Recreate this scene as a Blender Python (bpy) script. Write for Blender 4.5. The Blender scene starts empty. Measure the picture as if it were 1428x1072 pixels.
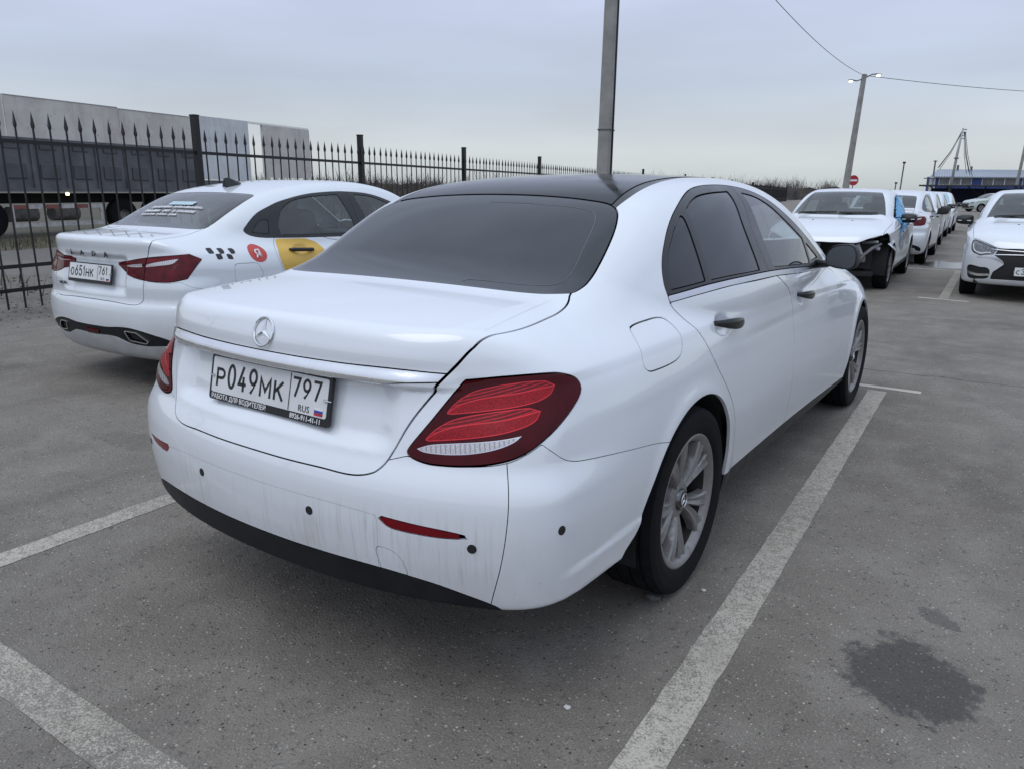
import bpy, bmesh, math, random
import numpy as np
from mathutils import Vector, Matrix, Euler
random.seed(7); RNG = np.random.default_rng(7)
scn = bpy.context.scene
COL = scn.collection
PI = math.pi
R = math.radians

# ------------------------------------------------------------------ camera
# metres; x right across the saloon, y along it (0 = its rear bumper), z up
CAM = (1.7682, -1.2156, 1.3813)
yaw, pitch, roll = .6012, .2533, .008
fwd = Vector((-math.sin(yaw) * math.cos(pitch), math.cos(yaw) * math.cos(pitch), -math.sin(pitch)))
r0 = Vector((math.cos(yaw), math.sin(yaw), 0)); u0 = r0.cross(fwd)
rt = r0 * math.cos(roll) + u0 * math.sin(roll); up = -r0 * math.sin(roll) + u0 * math.cos(roll)
cam = bpy.data.cameras.new('camera'); cam_ob = bpy.data.objects.new('camera', cam); COL.objects.link(cam_ob)
cam_ob.matrix_world = Matrix(((rt.x, up.x, -fwd.x, CAM[0]), (rt.y, up.y, -fwd.y, CAM[1]), (rt.z, up.z, -fwd.z, CAM[2]), (0, 0, 0, 1)))
cam.sensor_width = 36; cam.lens = 36 * 1043.1 / 1428; cam.clip_start = .05; cam.clip_end = 3000
scn.camera = cam_ob

# ------------------------------------------------------------------ sky, sun, exposure
SUN_EL, SUN_AZ = 64, 190
w = bpy.data.worlds.new('World'); scn.world = w; w.use_nodes = True
nt = w.node_tree; nt.nodes.clear()
def wn(t, **k):
    n = nt.nodes.new(t)
    for a, b in k.items(): setattr(n, a, b)
    return n
out = wn('ShaderNodeOutputWorld'); bg = wn('ShaderNodeBackground'); bg.inputs['Strength'].default_value = 1.0
bg2 = wn('ShaderNodeBackground'); bg2.inputs['Strength'].default_value = .05; add = wn('ShaderNodeAddShader')
sky = wn('ShaderNodeTexSky', sky_type='NISHITA', sun_disc=False); sky.sun_elevation = R(SUN_EL); sky.sun_rotation = R(SUN_AZ)
tc = wn('ShaderNodeTexCoord'); sep = wn('ShaderNodeSeparateXYZ'); nt.links.new(tc.outputs['Generated'], sep.inputs[0])
ramp = wn('ShaderNodeValToRGB'); e = ramp.color_ramp.elements
e[0].position = .0; e[0].color = (.35, .395, .41, 1)
e[1].position = 1.; e[1].color = (.74, .86, 1.04, 1)
for p_, c in ((.05, (.380, .420, .445, 1)), (.13, (.255, .320, .430, 1)), (.25, (.360, .415, .610, 1)), (.55, (.52, .62, .80, 1))):
    q = e.new(p_); q.color = c
nt.links.new(sep.outputs['Z'], ramp.inputs[0])
# soft stretched cloud bands
mp = wn('ShaderNodeMapping'); mp.inputs['Scale'].default_value = (2.2, 2.2, 11); nt.links.new(tc.outputs['Generated'], mp.inputs[0])
nz = wn('ShaderNodeTexNoise'); nz.inputs['Scale'].default_value = 1.5; nz.inputs['Detail'].default_value = 5; nz.inputs['Roughness'].default_value = .45
nt.links.new(mp.outputs[0], nz.inputs['Vector'])
mr = wn('ShaderNodeMapRange'); mr.inputs[1].default_value = .3; mr.inputs[2].default_value = .7; mr.inputs[3].default_value = .885; mr.inputs[4].default_value = 1.11
nt.links.new(nz.outputs[0], mr.inputs[0])
mul = wn('ShaderNodeVectorMath', operation='SCALE'); nt.links.new(ramp.outputs[0], mul.inputs[0]); nt.links.new(mr.outputs[0], mul.inputs['Scale'])
nt.links.new(mul.outputs[0], bg.inputs['Color']); hs = wn('ShaderNodeHueSaturation'); hs.inputs['Saturation'].default_value = .15; nt.links.new(sky.outputs[0], hs.inputs['Color']); nt.links.new(hs.outputs[0], bg2.inputs['Color'])
nt.links.new(bg.outputs[0], add.inputs[0]); nt.links.new(bg2.outputs[0], add.inputs[1]); nt.links.new(add.outputs[0], out.inputs['Surface'])
sun = bpy.data.lights.new('sun', 'SUN'); sun.energy = .75; sun.angle = R(45); sun.color = (1, .97, .93)
sun_ob = bpy.data.objects.new('sun', sun); COL.objects.link(sun_ob)
az = R(SUN_AZ); el = R(SUN_EL)
sun_dir = Vector((math.sin(az) * math.cos(el), math.cos(az) * math.cos(el), math.sin(el)))
sun_ob.rotation_euler = sun_dir.to_track_quat('Z', 'Y').to_euler()
scn.view_settings.view_transform = 'Standard'; scn.view_settings.look = 'None'
scn.view_settings.exposure = 0; scn.view_settings.gamma = 1; scn.view_settings.use_curve_mapping = False

# ------------------------------------------------------------------ materials
class NB:
    """small node-tree builder"""
    def __init__(s, name):
        s.m = bpy.data.materials.new(name); s.m.use_nodes = True; s.t = s.m.node_tree; s.t.nodes.clear()
        s.out = s.t.nodes.new('ShaderNodeOutputMaterial')
    def n(s, t, ins=None, **k):
        q = s.t.nodes.new(t)
        for a, b in k.items(): setattr(q, a, b)
        for a, b in (ins or {}).items(): s.put(q.inputs[a], b)
        return q
    def put(s, sock, v):
        if isinstance(v, bpy.types.NodeSocket): s.t.links.new(v, sock)
        elif isinstance(v, bpy.types.Node): s.t.links.new(v.outputs[0], sock)
        else: sock.default_value = v
    def obj(s): return s.n('ShaderNodeTexCoord').outputs['Object']
    def pos(s): return s.n('ShaderNodeNewGeometry').outputs['Position']
    def xyz(s, v): return s.n('ShaderNodeSeparateXYZ', {0: v}).outputs
    def math(s, op, a, b=0., c=0.): return s.n('ShaderNodeMath', {0: a, 1: b, 2: c}, operation=op).outputs[0]
    def noise(s, v, scale, detail=3, rough=.5): return s.n('ShaderNodeTexNoise', {'Vector': v, 'Scale': scale, 'Detail': detail, 'Roughness': rough}).outputs[0]
    def voro(s, v, scale, out='Distance', feature='F1'): return s.n('ShaderNodeTexVoronoi', {'Vector': v, 'Scale': scale}, feature=feature).outputs[out]
    def map(s, v, sc): return s.n('ShaderNodeMapping', {0: v, 'Scale': sc}).outputs[0]
    def rng(s, v, a, b, c=0., d=1.): return s.n('ShaderNodeMapRange', {0: v, 1: a, 2: b, 3: c, 4: d}).outputs[0]
    def smooth(s, v, a, b, c=0., d=1.): return s.n('ShaderNodeMapRange', {0: v, 1: a, 2: b, 3: c, 4: d}, interpolation_type='SMOOTHSTEP').outputs[0]
    def mix(s, f, a, b):
        q = s.n('ShaderNodeMix', data_type='RGBA'); s.put(q.inputs[0], f); s.put(q.inputs[6], a); s.put(q.inputs[7], b); return q.outputs[2]
    def bump(s, h, strength=.3, dist=.01): return s.n('ShaderNodeBump', {'Height': h, 'Strength': strength, 'Distance': dist}).outputs[0]
    def bsdf(s, **k):
        names = dict(col='Base Color', rough='Roughness', metal='Metallic', normal='Normal', coat='Coat Weight', coatr='Coat Roughness', spec='Specular IOR Level', trans='Transmission Weight', ior='IOR', alpha='Alpha', ecol='Emission Color', estr='Emission Strength', sub='Subsurface Weight', cior='Coat IOR')
        q = s.n('ShaderNodeBsdfPrincipled', {names[a]: b for a, b in k.items()}); s.t.links.new(q.outputs[0], s.out.inputs[0]); return q
def c3(r, g, b): return (r, g, b, 1)
MATS = {}
def flat(name, col, rough=.5, metal=0., coat=0., var=.12, scale=8., **k):
    """plain material with a little mottling and roughness variation"""
    if name in MATS: return MATS[name]
    b = NB(name); o = b.obj(); nz_ = b.noise(o, scale, 4, .6)
    c = b.mix(b.rng(nz_, .3, .7), c3(*[v * (1 - var) for v in col]), c3(*[min(1, v * (1 + var)) for v in col]))
    b.bsdf(col=c, rough=b.rng(nz_, .3, .7, max(0, rough - .05), min(1, rough + .08)), metal=metal, coat=coat, coatr=.04, **k)
    MATS[name] = b.m; return b.m

def paint(name, col, streaks=False):
    """clear-coated car paint with road dust low down and, on the hero car, run-off streaks on the bumper"""
    b = NB(name); o = b.obj(); x, y, z = b.xyz(o)
    big = b.noise(o, 3., 4, .6); fine = b.noise(o, 55., 3, .6)
    low = b.smooth(z, .75, .28); dust = b.math('MULTIPLY', low, b.rng(big, .25, .75, .10, .42))
    film = b.math('MULTIPLY', b.rng(b.noise(o, 1.3, 3, .6), .35, .7), .06)
    dust = b.math('ADD', dust, film)
    if streaks:
        st = b.noise(b.map(o, (70, 30, 3.2)), 1., 3, .65); st2 = b.noise(b.map(o, (210, 60, 5)), 1., 2, .6)
        zone = b.math('MULTIPLY', b.math('MULTIPLY', b.smooth(z, .36, .44), b.smooth(z, .62, .53)), b.smooth(y, .30, .12))
        patch = b.rng(b.noise(b.map(o, (5, 2, 1)), 1., 2, .5), .38, .62)
        s_ = b.math('MULTIPLY', b.math('MULTIPLY', zone, b.smooth(st, .46, .74)), b.math('MULTIPLY_ADD', patch, .30, .06))
        s_ = b.math('ADD', s_, b.math('MULTIPLY', b.math('MULTIPLY', zone, b.smooth(st2, .56, .72)), .10))
        # dirty plume under the middle sensor
        dx = b.math('ABSOLUTE', b.math('SUBTRACT', b.math('ADD', x, b.math('MULTIPLY', b.math('SUBTRACT', st2, .5), .03)), .243))
        pl = b.math('MULTIPLY', b.smooth(dx, .035, .0), b.math('MULTIPLY', b.smooth(z, .40, .46), b.smooth(z, .535, .50)))
        dx2 = b.math('ABSOLUTE', b.math('ADD', x, .25)); pl2 = b.math('MULTIPLY', b.smooth(dx2, .05, .0), b.math('MULTIPLY', b.smooth(z, .40, .46), b.smooth(z, .56, .50)))
        s_ = b.math('ADD', s_, b.math('MULTIPLY', b.math('MULTIPLY', pl, b.rng(st, .35, .6)), .42))
        s_ = b.math('ADD', s_, b.math('MULTIPLY', b.math('MULTIPLY', pl2, b.rng(st, .4, .65)), .30))
        # scuffs by the wheel arch lip
        rr = b.n('ShaderNodeVectorMath', {0: b.n('ShaderNodeCombineXYZ', {0: 0., 1: y, 2: z}).outputs[0], 1: (0, 1.144, .335)}, operation='DISTANCE').outputs['Value']
        ring = b.math('MULTIPLY', b.smooth(b.math('ABSOLUTE', b.math('SUBTRACT', rr, .43)), .035, .0), b.smooth(b.noise(b.map(o, (30, 18, 18)), 1., 5, .75), .60, .70))
        s_ = b.math('ADD', s_, b.math('MULTIPLY', ring, .35))
        dust = b.math('ADD', dust, s_)
    dust = b.math('ADD', dust, b.math('MULTIPLY', b.math('MULTIPLY', b.smooth(fine, .66, .74), low), .25))
    dust = b.n('ShaderNodeClamp', {0: dust}).outputs[0]
    c = b.mix(dust, c3(*col), c3(.33, .29, .25))
    b.bsdf(col=c, rough=b.math('MULTIPLY_ADD', dust, .5, .30), coat=b.math('MULTIPLY_ADD', dust, -.9, .9), coatr=b.math('MULTIPLY_ADD', dust, .4, .025), cior=1.75, normal=b.bump(b.noise(o, 900., 2), .015, .001))
    MATS[name] = b.m; return b.m

def glass(name, tint, alpha):
    """thin pane: tinted see-through sheet with a sky reflection and a film of dust"""
    b = NB(name); o = b.obj(); d = b.noise(o, 6., 4, .6)
    tr = b.n('ShaderNodeBsdfTransparent', {0: c3(*tint)}); gl = b.n('ShaderNodeBsdfGlossy', {0: c3(1, 1, 1), 'Roughness': .02}); df = b.n('ShaderNodeBsdfDiffuse', {0: c3(.5, .5, .5)})
    m1 = b.n('ShaderNodeMixShader', {0: b.rng(d, .3, .7, alpha * .7, alpha * 1.3), 1: tr.outputs[0], 2: df.outputs[0]})
    geo = b.n('ShaderNodeNewGeometry'); cs = b.math('ABSOLUTE', b.n('ShaderNodeVectorMath', {0: geo.outputs['Normal'], 1: geo.outputs['Incoming']}, operation='DOT_PRODUCT').outputs['Value'])
    fr = b.math('MULTIPLY_ADD', b.math('POWER', b.math('SUBTRACT', 1., cs), 5.), .9, .06); m2 = b.n('ShaderNodeMixShader', {0: fr, 1: m1.outputs[0], 2: gl.outputs[0]})
    b.t.links.new(m2.outputs[0], b.out.inputs[0]); MATS[name] = b.m; return b.m

PAINT = paint('white_car_paint', (.74, .775, .825), True)
PAINT2 = paint('white_car_paint_fleet', (.70, .74, .785))
GLOSS_BLACK = flat('gloss_black_roof', (.012, .013, .015), .10, 0, 0., var=.2, spec=.17)
TRIM = flat('window_trim_black', (.013, .0135, .015), .25, 0, 0.)
PLASTIC = flat('rough_black_plastic', (.012, .0125, .014), .5)
PLASTIC2 = flat('dusty_black_plastic', (.0075, .0085, .011), .5, var=.5, scale=14, spec=.3)
DARK = flat('dark_lining', (.010, .010, .011), .85)
CABIN = flat('cabin_trim_dark', (.022, .022, .024), .65)
CHROME = flat('chrome', (.75, .76, .78), .09, 1., var=.04)
SATIN = flat('satin_aluminium', (.66, .67, .69), .22, 1., var=.05)
GUNMETAL = flat('dark_chrome', (.13, .135, .14), .14, .9)
TINT = flat('tinted_glass', (.021, .022, .025), .04, 0, 0., var=.25, scale=3)
PRIVACY = flat('privacy_film_glass', (.026, .029, .035), .05, 0, 0., var=.2, scale=3, spec=.44)
CLEARG = glass('clear_window_glass', (.62, .68, .68), .05)
CLEARG2 = glass('fleet_window_glass', (.60, .67, .66), .08)
RUBBER = flat('tyre_rubber', (.0075, .008, .0095), .9, var=.45, scale=25, spec=.2)
def alloy_mat():
    b = NB('dusty_alloy'); o = b.obj(); n1 = b.noise(o, 14., 5, .65); n2 = b.noise(o, 70., 3, .6)
    d = b.n('ShaderNodeClamp', {0: b.math('ADD', b.rng(n1, .3, .72, .15, .75), b.math('MULTIPLY', b.smooth(n2, .56, .68), .3))}).outputs[0]
    b.bsdf(col=b.mix(d, c3(.33, .33, .335), c3(.15, .138, .125)), metal=b.math('MULTIPLY_ADD', d, -.55, .75), rough=b.math('MULTIPLY_ADD', d, .3, .30)); return b.m
ALLOY = alloy_mat()
LENS_DARK = flat('dark_red_lens', (.058, .0008, .0035), .04, 0, 0., var=.3, spec=.22)
LENS_RED = flat('red_lens', (.16, .003, .008), .12, 0, 0., var=.2, spec=.3)
def stripe_mat():
    b = NB('striped_red_lens'); o = b.obj(); x, y, z = b.xyz(o); s = b.math('ADD', x, y)
    u = b.math('SUBTRACT', z, b.math('MULTIPLY', s, .16)); ln = b.math('PINGPONG', b.math('MULTIPLY', u, 125.), .5); tick = b.math('PINGPONG', b.math('MULTIPLY', s, 34.), .5)
    k = b.math('MULTIPLY', b.smooth(ln, .26, .42), b.math('MULTIPLY_ADD', b.smooth(tick, .03, .09), .5, .5))
    b.bsdf(col=b.mix(k, c3(.13, .002, .006), c3(.50, .012, .022)), rough=.12, spec=.35); return b.m
LENS_STRIPE = stripe_mat()
LENS_GUIDE = flat('red_light_guide', (.66, .028, .042), .3, 0, 0., var=.1, spec=.3)
def bar_mat():
    b = NB('speckled_red_reflector'); o = b.obj(); v = b.voro(o, 330.); z = b.xyz(o)[2]
    b.bsdf(col=b.mix(b.rng(v, .1, .6), c3(.52, .008, .016), c3(.20, .002, .007)), rough=.22, spec=.3); return b.m
LENS_BAR = bar_mat()
def clear_mat():
    b = NB('clear_reversing_lens'); o = b.obj(); x, y, z = b.xyz(o); s = b.math('ADD', x, y)
    ln = b.math('PINGPONG', b.math('MULTIPLY', s, 60.), .5); v = b.voro(o, 260.)
    b.bsdf(col=b.mix(b.math('MULTIPLY', b.smooth(ln, .08, .2), b.rng(v, .1, .5)), c3(.30, .28, .29), c3(.58, .56, .58)), rough=.12, coat=1., coatr=.03, metal=.2); return b.m
LENS_CLEAR = clear_mat()
PLATE_W = flat('plate_white', (.66, .67, .68), .4, var=.06)
INK = flat('plate_black_ink', (.012, .012, .014), .5)
WHITE_INK = flat('white_ink', (.75, .75, .76), .5, var=.03)
RED_DISC = flat('red_vinyl', (.50, .040, .030), .35, 0, .3, var=.06)
YELLOW = flat('yellow_vinyl', (.68, .42, .06), .35, 0, .4, var=.05)
BLUE_INK = flat('blue_ink', (.03, .06, .35), .5); RED_INK = flat('red_ink', (.5, .02, .03), .5)

# ------------------------------------------------------------------ objects
def mesh_ob(name, V, F, mat, parent=None, N=None, smooth=True, **tags):
    me = bpy.data.meshes.new(name); me.from_pydata(np.asarray(V, float).tolist(), [], [list(map(int, f)) for f in F]); me.update()
    if smooth and len(me.polygons): me.polygons.foreach_set('use_smooth', [True] * len(me.polygons))
    if N is not None: me.normals_split_custom_set_from_vertices(np.asarray(N, float).tolist())
    if mat: me.materials.append(mat)
    return link(name, me, parent, **tags)
def link(name, me, parent=None, **tags):
    o = bpy.data.objects.new(name, me); COL.objects.link(o)
    if parent is not None: o.parent = parent
    for k, v in tags.items(): o[k] = v
    return o
def thing(name, label, category, loc=(0, 0, 0), rz=0., group=None):
    o = bpy.data.objects.new(name, None); COL.objects.link(o); o.location = loc; o.rotation_euler = (0, 0, rz); o.empty_display_size = .2
    o['label'] = label; o['category'] = category
    if group: o['group'] = group
    return o
def tag(o, label, category, group=None):
    o['label'] = label; o['category'] = category
    if group: o['group'] = group
    return o
class MB:
    """collects simple shapes into one mesh"""
    def __init__(s): s.V, s.F = [], []
    def add(s, V, F):
        o = len(s.V); s.V += [tuple(map(float, v)) for v in V]; s.F += [tuple(int(i) + o for i in f) for f in F]; return s
    def box(s, c, d, rz=0., M=None, bev=0.):
        hx, hy, hz = d[0] / 2, d[1] / 2, d[2] / 2
        if bev > 0:
            b = bev; P = []
            bm = bmesh.new(); bmesh.ops.create_cube(bm, size=1)
            for v in bm.verts: v.co = Vector((v.co.x * d[0], v.co.y * d[1], v.co.z * d[2]))
            bmesh.ops.bevel(bm, geom=bm.edges[:], offset=b, segments=2, affect='EDGES', profile=.5)
            V = [v.co.copy() for v in bm.verts]; F = [[v.index for v in f.verts] for f in bm.faces]; bm.free()
        else:
            V = [Vector((a * hx, b * hy, e * hz)) for a in (-1, 1) for b in (-1, 1) for e in (-1, 1)]
            F = [(0, 1, 3, 2), (4, 6, 7, 5), (0, 4, 5, 1), (2, 3, 7, 6), (0, 2, 6, 4), (1, 5, 7, 3)]
        if M is None: M = Matrix.Rotation(rz, 3, 'Z')
        return s.add([M @ v + Vector(c) for v in V], F)
    def tube(s, P, rad, n=8, caps=True):
        P = [Vector(p) for p in P]; rad = rad if hasattr(rad, '__len__') else [rad] * len(P); V, F = [], []
        a = None
        for i, p in enumerate(P):
            t = (P[min(i + 1, len(P) - 1)] - P[max(i - 1, 0)]).normalized()
            if a is None: a = t.cross(Vector((0, 0, 1)) if abs(t.z) < .9 else Vector((1, 0, 0))).normalized()
            else: a = (a - t * a.dot(t)).normalized()
            b = t.cross(a)
            for k in range(n): V.append(p + (a * math.cos(2 * PI * k / n) + b * math.sin(2 * PI * k / n)) * rad[i])
        for i in range(len(P) - 1):
            for k in range(n): F.append((i * n + k, i * n + (k + 1) % n, (i + 1) * n + (k + 1) % n, (i + 1) * n + k))
        if caps: F += [tuple(range(n))[::-1], tuple((len(P) - 1) * n + k for k in range(n))]
        return s.add(V, F)
    def lathe(s, prof, n=48, axis='x', c=(0, 0, 0), closed=False):
        """prof: (axial, radius)"""
        V, F = [], []; m = len(prof)
        for k in range(n):
            a = 2 * PI * k / n; ca, sa = math.cos(a), math.sin(a)
            for ax, r in prof:
                p = (ax, r * ca, r * sa) if axis == 'x' else ((r * ca, ax, r * sa) if axis == 'y' else (r * ca, r * sa, ax))
                V.append((p[0] + c[0], p[1] + c[1], p[2] + c[2]))
        for k in range(n):
            for i in range(m if closed else m - 1):
                j = (i + 1) % m; q = ((k + 1) % n) * m; F.append((k * m + i, q + i, q + j, k * m + j) if axis != 'y' else (k * m + i, k * m + j, q + j, q + i))
        return s.add(V, F)
    def prism(s, P, h, M):
        """polygon P (2-D) from 0 to h along local z, then matrix M (4x4)"""
        n = len(P); V = [M @ Vector((p[0], p[1], 0)) for p in P] + [M @ Vector((p[0], p[1], h)) for p in P]
        return s.add(V, [tuple(range(n))[::-1], tuple(range(n, 2 * n))] + [(i, (i + 1) % n, n + (i + 1) % n, n + i) for i in range(n)])
    def build(s, name, mat, parent=None, smooth=False, **tags):
        o = mesh_ob(name, s.V, s.F, mat, parent, None, smooth, **tags)
        if smooth == 'auto':
            o.data.polygons.foreach_set('use_smooth', [True] * len(o.data.polygons)); o.data.set_sharp_from_angle(angle=R(38))
        return o
def text_mesh(body, size, extrude=.0006, sx=1., align='LEFT', spacing=1., bold=0.):
    cu = bpy.data.curves.new('text', 'FONT'); cu.body = body; cu.size = size; cu.extrude = extrude; cu.align_x = align; cu.resolution_u = 3; cu.space_character = spacing; cu.offset = bold
    o = bpy.data.objects.new('text', cu); COL.objects.link(o); dg = bpy.context.evaluated_depsgraph_get()
    me = bpy.data.meshes.new_from_object(o.evaluated_get(dg)); bpy.data.objects.remove(o); bpy.data.curves.remove(cu)
    if sx != 1.:
        for v in me.vertices: v.co.x *= sx
    return me
def put_text(name, me, mat, M, parent, **tags):
    me = me.copy(); me.name = name; me.transform(M); me.materials.clear(); me.materials.append(mat); return link(name, me, parent, **tags)
def frame_m(origin, xdir, ydir):
    x = Vector(xdir).normalized(); y = Vector(ydir); y = (y - x * y.dot(x)).normalized(); z = x.cross(y); o = Vector(origin)
    return Matrix(((x.x, y.x, z.x, o.x), (x.y, y.y, z.y, o.y), (x.z, y.z, z.z, o.z), (0, 0, 0, 1)))
# ------------------------------------------------------------------ numpy surface toolkit
def table(pts, lo, hi, sig, n=1200):
    """smooth 1-D curve through pts: pchip sampled to a dense table, then gaussian blurred"""
    pts = np.array(sorted(pts), float); X, Y = pts[:, 0], pts[:, 1]
    h = np.diff(X); d = np.diff(Y) / h; m = np.zeros(len(X))
    m[0], m[-1] = d[0], d[-1]
    for i in range(1, len(X) - 1):
        if d[i - 1] * d[i] > 0:
            w1 = 2 * h[i] + h[i - 1]; w2 = h[i] + 2 * h[i - 1]
            m[i] = (w1 + w2) / (w1 / d[i - 1] + w2 / d[i])
    g = np.linspace(lo, hi, n); k = np.clip(np.searchsorted(X, g) - 1, 0, len(X) - 2)
    t = (g - X[k]) / h[k]; tc = np.clip(t, 0, 1)
    y = ((2 * tc ** 3 - 3 * tc ** 2 + 1) * Y[k] + (tc ** 3 - 2 * tc ** 2 + tc) * h[k] * m[k]
         + (-2 * tc ** 3 + 3 * tc ** 2) * Y[k + 1] + (tc ** 3 - tc ** 2) * h[k] * m[k + 1])
    y += np.where(t < 0, t * h[k] * m[0], 0) + np.where(t > 1, (t - 1) * h[k] * m[-1], 0)
    s = max(1, int(3 * sig / (g[1] - g[0])))
    ker = np.exp(-.5 * (np.arange(-s, s + 1) * (g[1] - g[0]) / sig) ** 2); ker /= ker.sum()
    e0 = y[0] + (y[1] - y[0]) * np.arange(-s, 0); e1 = y[-1] + (y[-1] - y[-2]) * np.arange(1, s + 1)
    y = np.convolve(np.concatenate([e0, y, e1]), ker, 'valid')
    return lambda q: np.interp(q, g, y)

def smax(a, b, k):
    h = np.maximum(k - np.abs(a - b), 0) / k
    return np.maximum(a, b) + h * h * k * .25
def smin(a, b, k): return -smax(-a, -b, k)
def sstep(a, b, x):
    t = np.clip((x - a) / (b - a), 0, 1); return t * t * (3 - 2 * t)

class Surf:
    def __init__(s, V, N, F): s.V, s.N, s.F = V, N, F
    def cen(s): return s.V[s.F].mean(1)
    def nor(s): return s.N[s.F].mean(1)
    def compact(s):
        u, inv = np.unique(s.F, return_inverse=True)
        return Surf(s.V[u], s.N[u], inv.reshape(-1, 3))

def grad(f, V, e=.0015):
    g = np.zeros_like(V)
    for i in range(3):
        d = np.zeros(3); d[i] = e
        g[:, i] = (f(*(V + d).T) - f(*(V - d).T)) / (2 * e)
    return g

def surface_net(f, xs, ys, zs):
    """half body x>=0 (xs[0] = -xs[1]): quads of a surface net, pulled onto f=0 by Newton steps"""
    D = f(xs[:, None, None], ys[None, :, None], zs[None, None, :])
    D = np.broadcast_to(D, (len(xs), len(ys), len(zs)))
    S = D < 0
    nx, ny, nz = D.shape
    acc = np.zeros((nx - 1, ny - 1, nz - 1, 3)); cnt = np.zeros((nx - 1, ny - 1, nz - 1))
    co = [xs, ys, zs]; quads = []
    def sl(o): return tuple(slice(a, a + n - 1) for a, n in zip(o, (nx, ny, nz)))
    cor = [(a, b, c) for a in (0, 1) for b in (0, 1) for c in (0, 1)]
    for a in cor:
        for ax in range(3):
            if a[ax]: continue
            b = list(a); b[ax] = 1
            Da, Db = D[sl(a)], D[sl(b)]; m = (Da < 0) != (Db < 0)
            i = np.nonzero(m); t = Da[i] / (Da[i] - Db[i])
            p = np.stack([co[q][i[q] + a[q]] for q in range(3)], 1)
            p[:, ax] += t * (co[ax][i[ax] + 1] - co[ax][i[ax]])
            acc[i] += p; cnt[i] += 1
    act = cnt > 0; idx = -np.ones(act.shape, int); idx[act] = np.arange(act.sum())
    V = acc[act] / cnt[act][:, None]
    for ax in range(3):
        u, v = (ax + 1) % 3, (ax + 2) % 3
        a = [slice(1, n - 1) for n in D.shape]; b = list(a)
        a[ax] = slice(0, D.shape[ax] - 1); b[ax] = slice(1, D.shape[ax])
        sa, sb = S[tuple(a)], S[tuple(b)]
        i = np.nonzero(sa != sb); base = [i[q] + (0 if q == ax else 1) for q in range(3)]
        def at(du, dv):
            c = list(base); c[u] = c[u] - du; c[v] = c[v] - dv; return idx[tuple(c)]
        q = np.stack([at(1, 1), at(0, 1), at(0, 0), at(1, 0)], 1)
        flip = ~sa[i]; q[flip] = q[flip][:, ::-1]
        quads.append(q)
    Q = np.concatenate(quads); Q = Q[(Q >= 0).all(1)]
    seam = V[:, 0] < xs[1] * .999
    V[seam, 0] = 0
    for _ in range(5):
        g = grad(f, V); g[seam, 0] = 0
        V = V - (f(*V.T) / np.maximum((g * g).sum(1), .05))[:, None] * g * .9
    N = grad(f, V); N[seam, 0] = 0; N /= np.linalg.norm(N, axis=1)[:, None] + 1e-9
    # split every quad along its shorter diagonal
    d1 = np.linalg.norm(V[Q[:, 0]] - V[Q[:, 2]], axis=1); d2 = np.linalg.norm(V[Q[:, 1]] - V[Q[:, 3]], axis=1)
    s = d1 < d2
    F = np.concatenate([Q[s][:, [0, 1, 2]], Q[s][:, [0, 2, 3]], Q[~s][:, [0, 1, 3]], Q[~s][:, [1, 2, 3]]])
    return Surf(V, N, F)

def refine(S, mask, f):
    """split the masked triangles 1 to 4 (no joints kept to the rest: used on pieces only)"""
    F = S.F[mask]; E = np.concatenate([F[:, [0, 1]], F[:, [1, 2]], F[:, [2, 0]]]); E.sort(1)
    u, inv = np.unique(E, axis=0, return_inverse=True); inv = inv.ravel()
    n = len(S.V); m = len(F); a, b, c = n + inv[:m], n + inv[m:2 * m], n + inv[2 * m:]
    V = np.concatenate([S.V, S.V[u].mean(1)]); N = np.concatenate([S.N, S.N[u].mean(1)])
    if f is not None:
        W = V[n:]
        for _ in range(2):
            g = grad(f, W); g[W[:, 0] < 1e-7, 0] = 0; W = W - (f(*W.T) / np.maximum((g * g).sum(1), .05))[:, None] * g
        V[n:] = W; g = grad(f, W); g[W[:, 0] < 1e-7, 0] = 0; N[n:] = g
    N /= np.linalg.norm(N, axis=1)[:, None] + 1e-9
    R = np.concatenate([np.stack([F[:, 0], a, c], 1), np.stack([a, F[:, 1], b], 1), np.stack([c, b, F[:, 2]], 1), np.stack([a, b, c], 1)])
    return Surf(V, N, np.concatenate([S.F[~mask], R]))

def split(S, phi):
    """cut a surface along phi=0 -> (inside phi<0, outside)"""
    phi = np.where(np.abs(phi) < 1e-7, 1e-7, phi); F = S.F; s = phi[F] < 0; k = s.sum(1)
    V, N = [S.V], [S.N]; n = len(S.V)
    cut = (k == 1) | (k == 2)
    Fc = F[cut]; sc = s[cut]; kc = k[cut]
    odd = np.where(kc == 1, sc.argmax(1), (~sc).argmax(1)); r = np.arange(len(Fc))
    A = Fc[r, odd]; B = Fc[r, (odd + 1) % 3]; C = Fc[r, (odd + 2) % 3]
    E = np.concatenate([np.stack([A, B], 1), np.stack([A, C], 1)]); E.sort(1)
    if len(E):
        u, inv = np.unique(E, axis=0, return_inverse=True); inv = inv.ravel()
        t = (phi[u[:, 0]] / (phi[u[:, 0]] - phi[u[:, 1]]))[:, None]
        V.append(S.V[u[:, 0]] * (1 - t) + S.V[u[:, 1]] * t); nn = S.N[u[:, 0]] * (1 - t) + S.N[u[:, 1]] * t
        N.append(nn / (np.linalg.norm(nn, axis=1)[:, None] + 1e-9))
        P = n + inv[:len(r)]; Q = n + inv[len(r):]
        one = np.stack([A, P, Q], 1); two = np.concatenate([np.stack([P, B, C], 1), np.stack([P, C, Q], 1)]); kk = np.concatenate([kc, kc])
        neg = np.concatenate([F[k == 3], one[kc == 1], two[kk == 2]]); pos = np.concatenate([F[k == 0], one[kc == 2], two[kk == 1]])
    else: neg, pos = F[k == 3], F[k == 0]
    V = np.concatenate(V); N = np.concatenate(N)
    return Surf(V, N, neg), Surf(V, N, pos)

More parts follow.
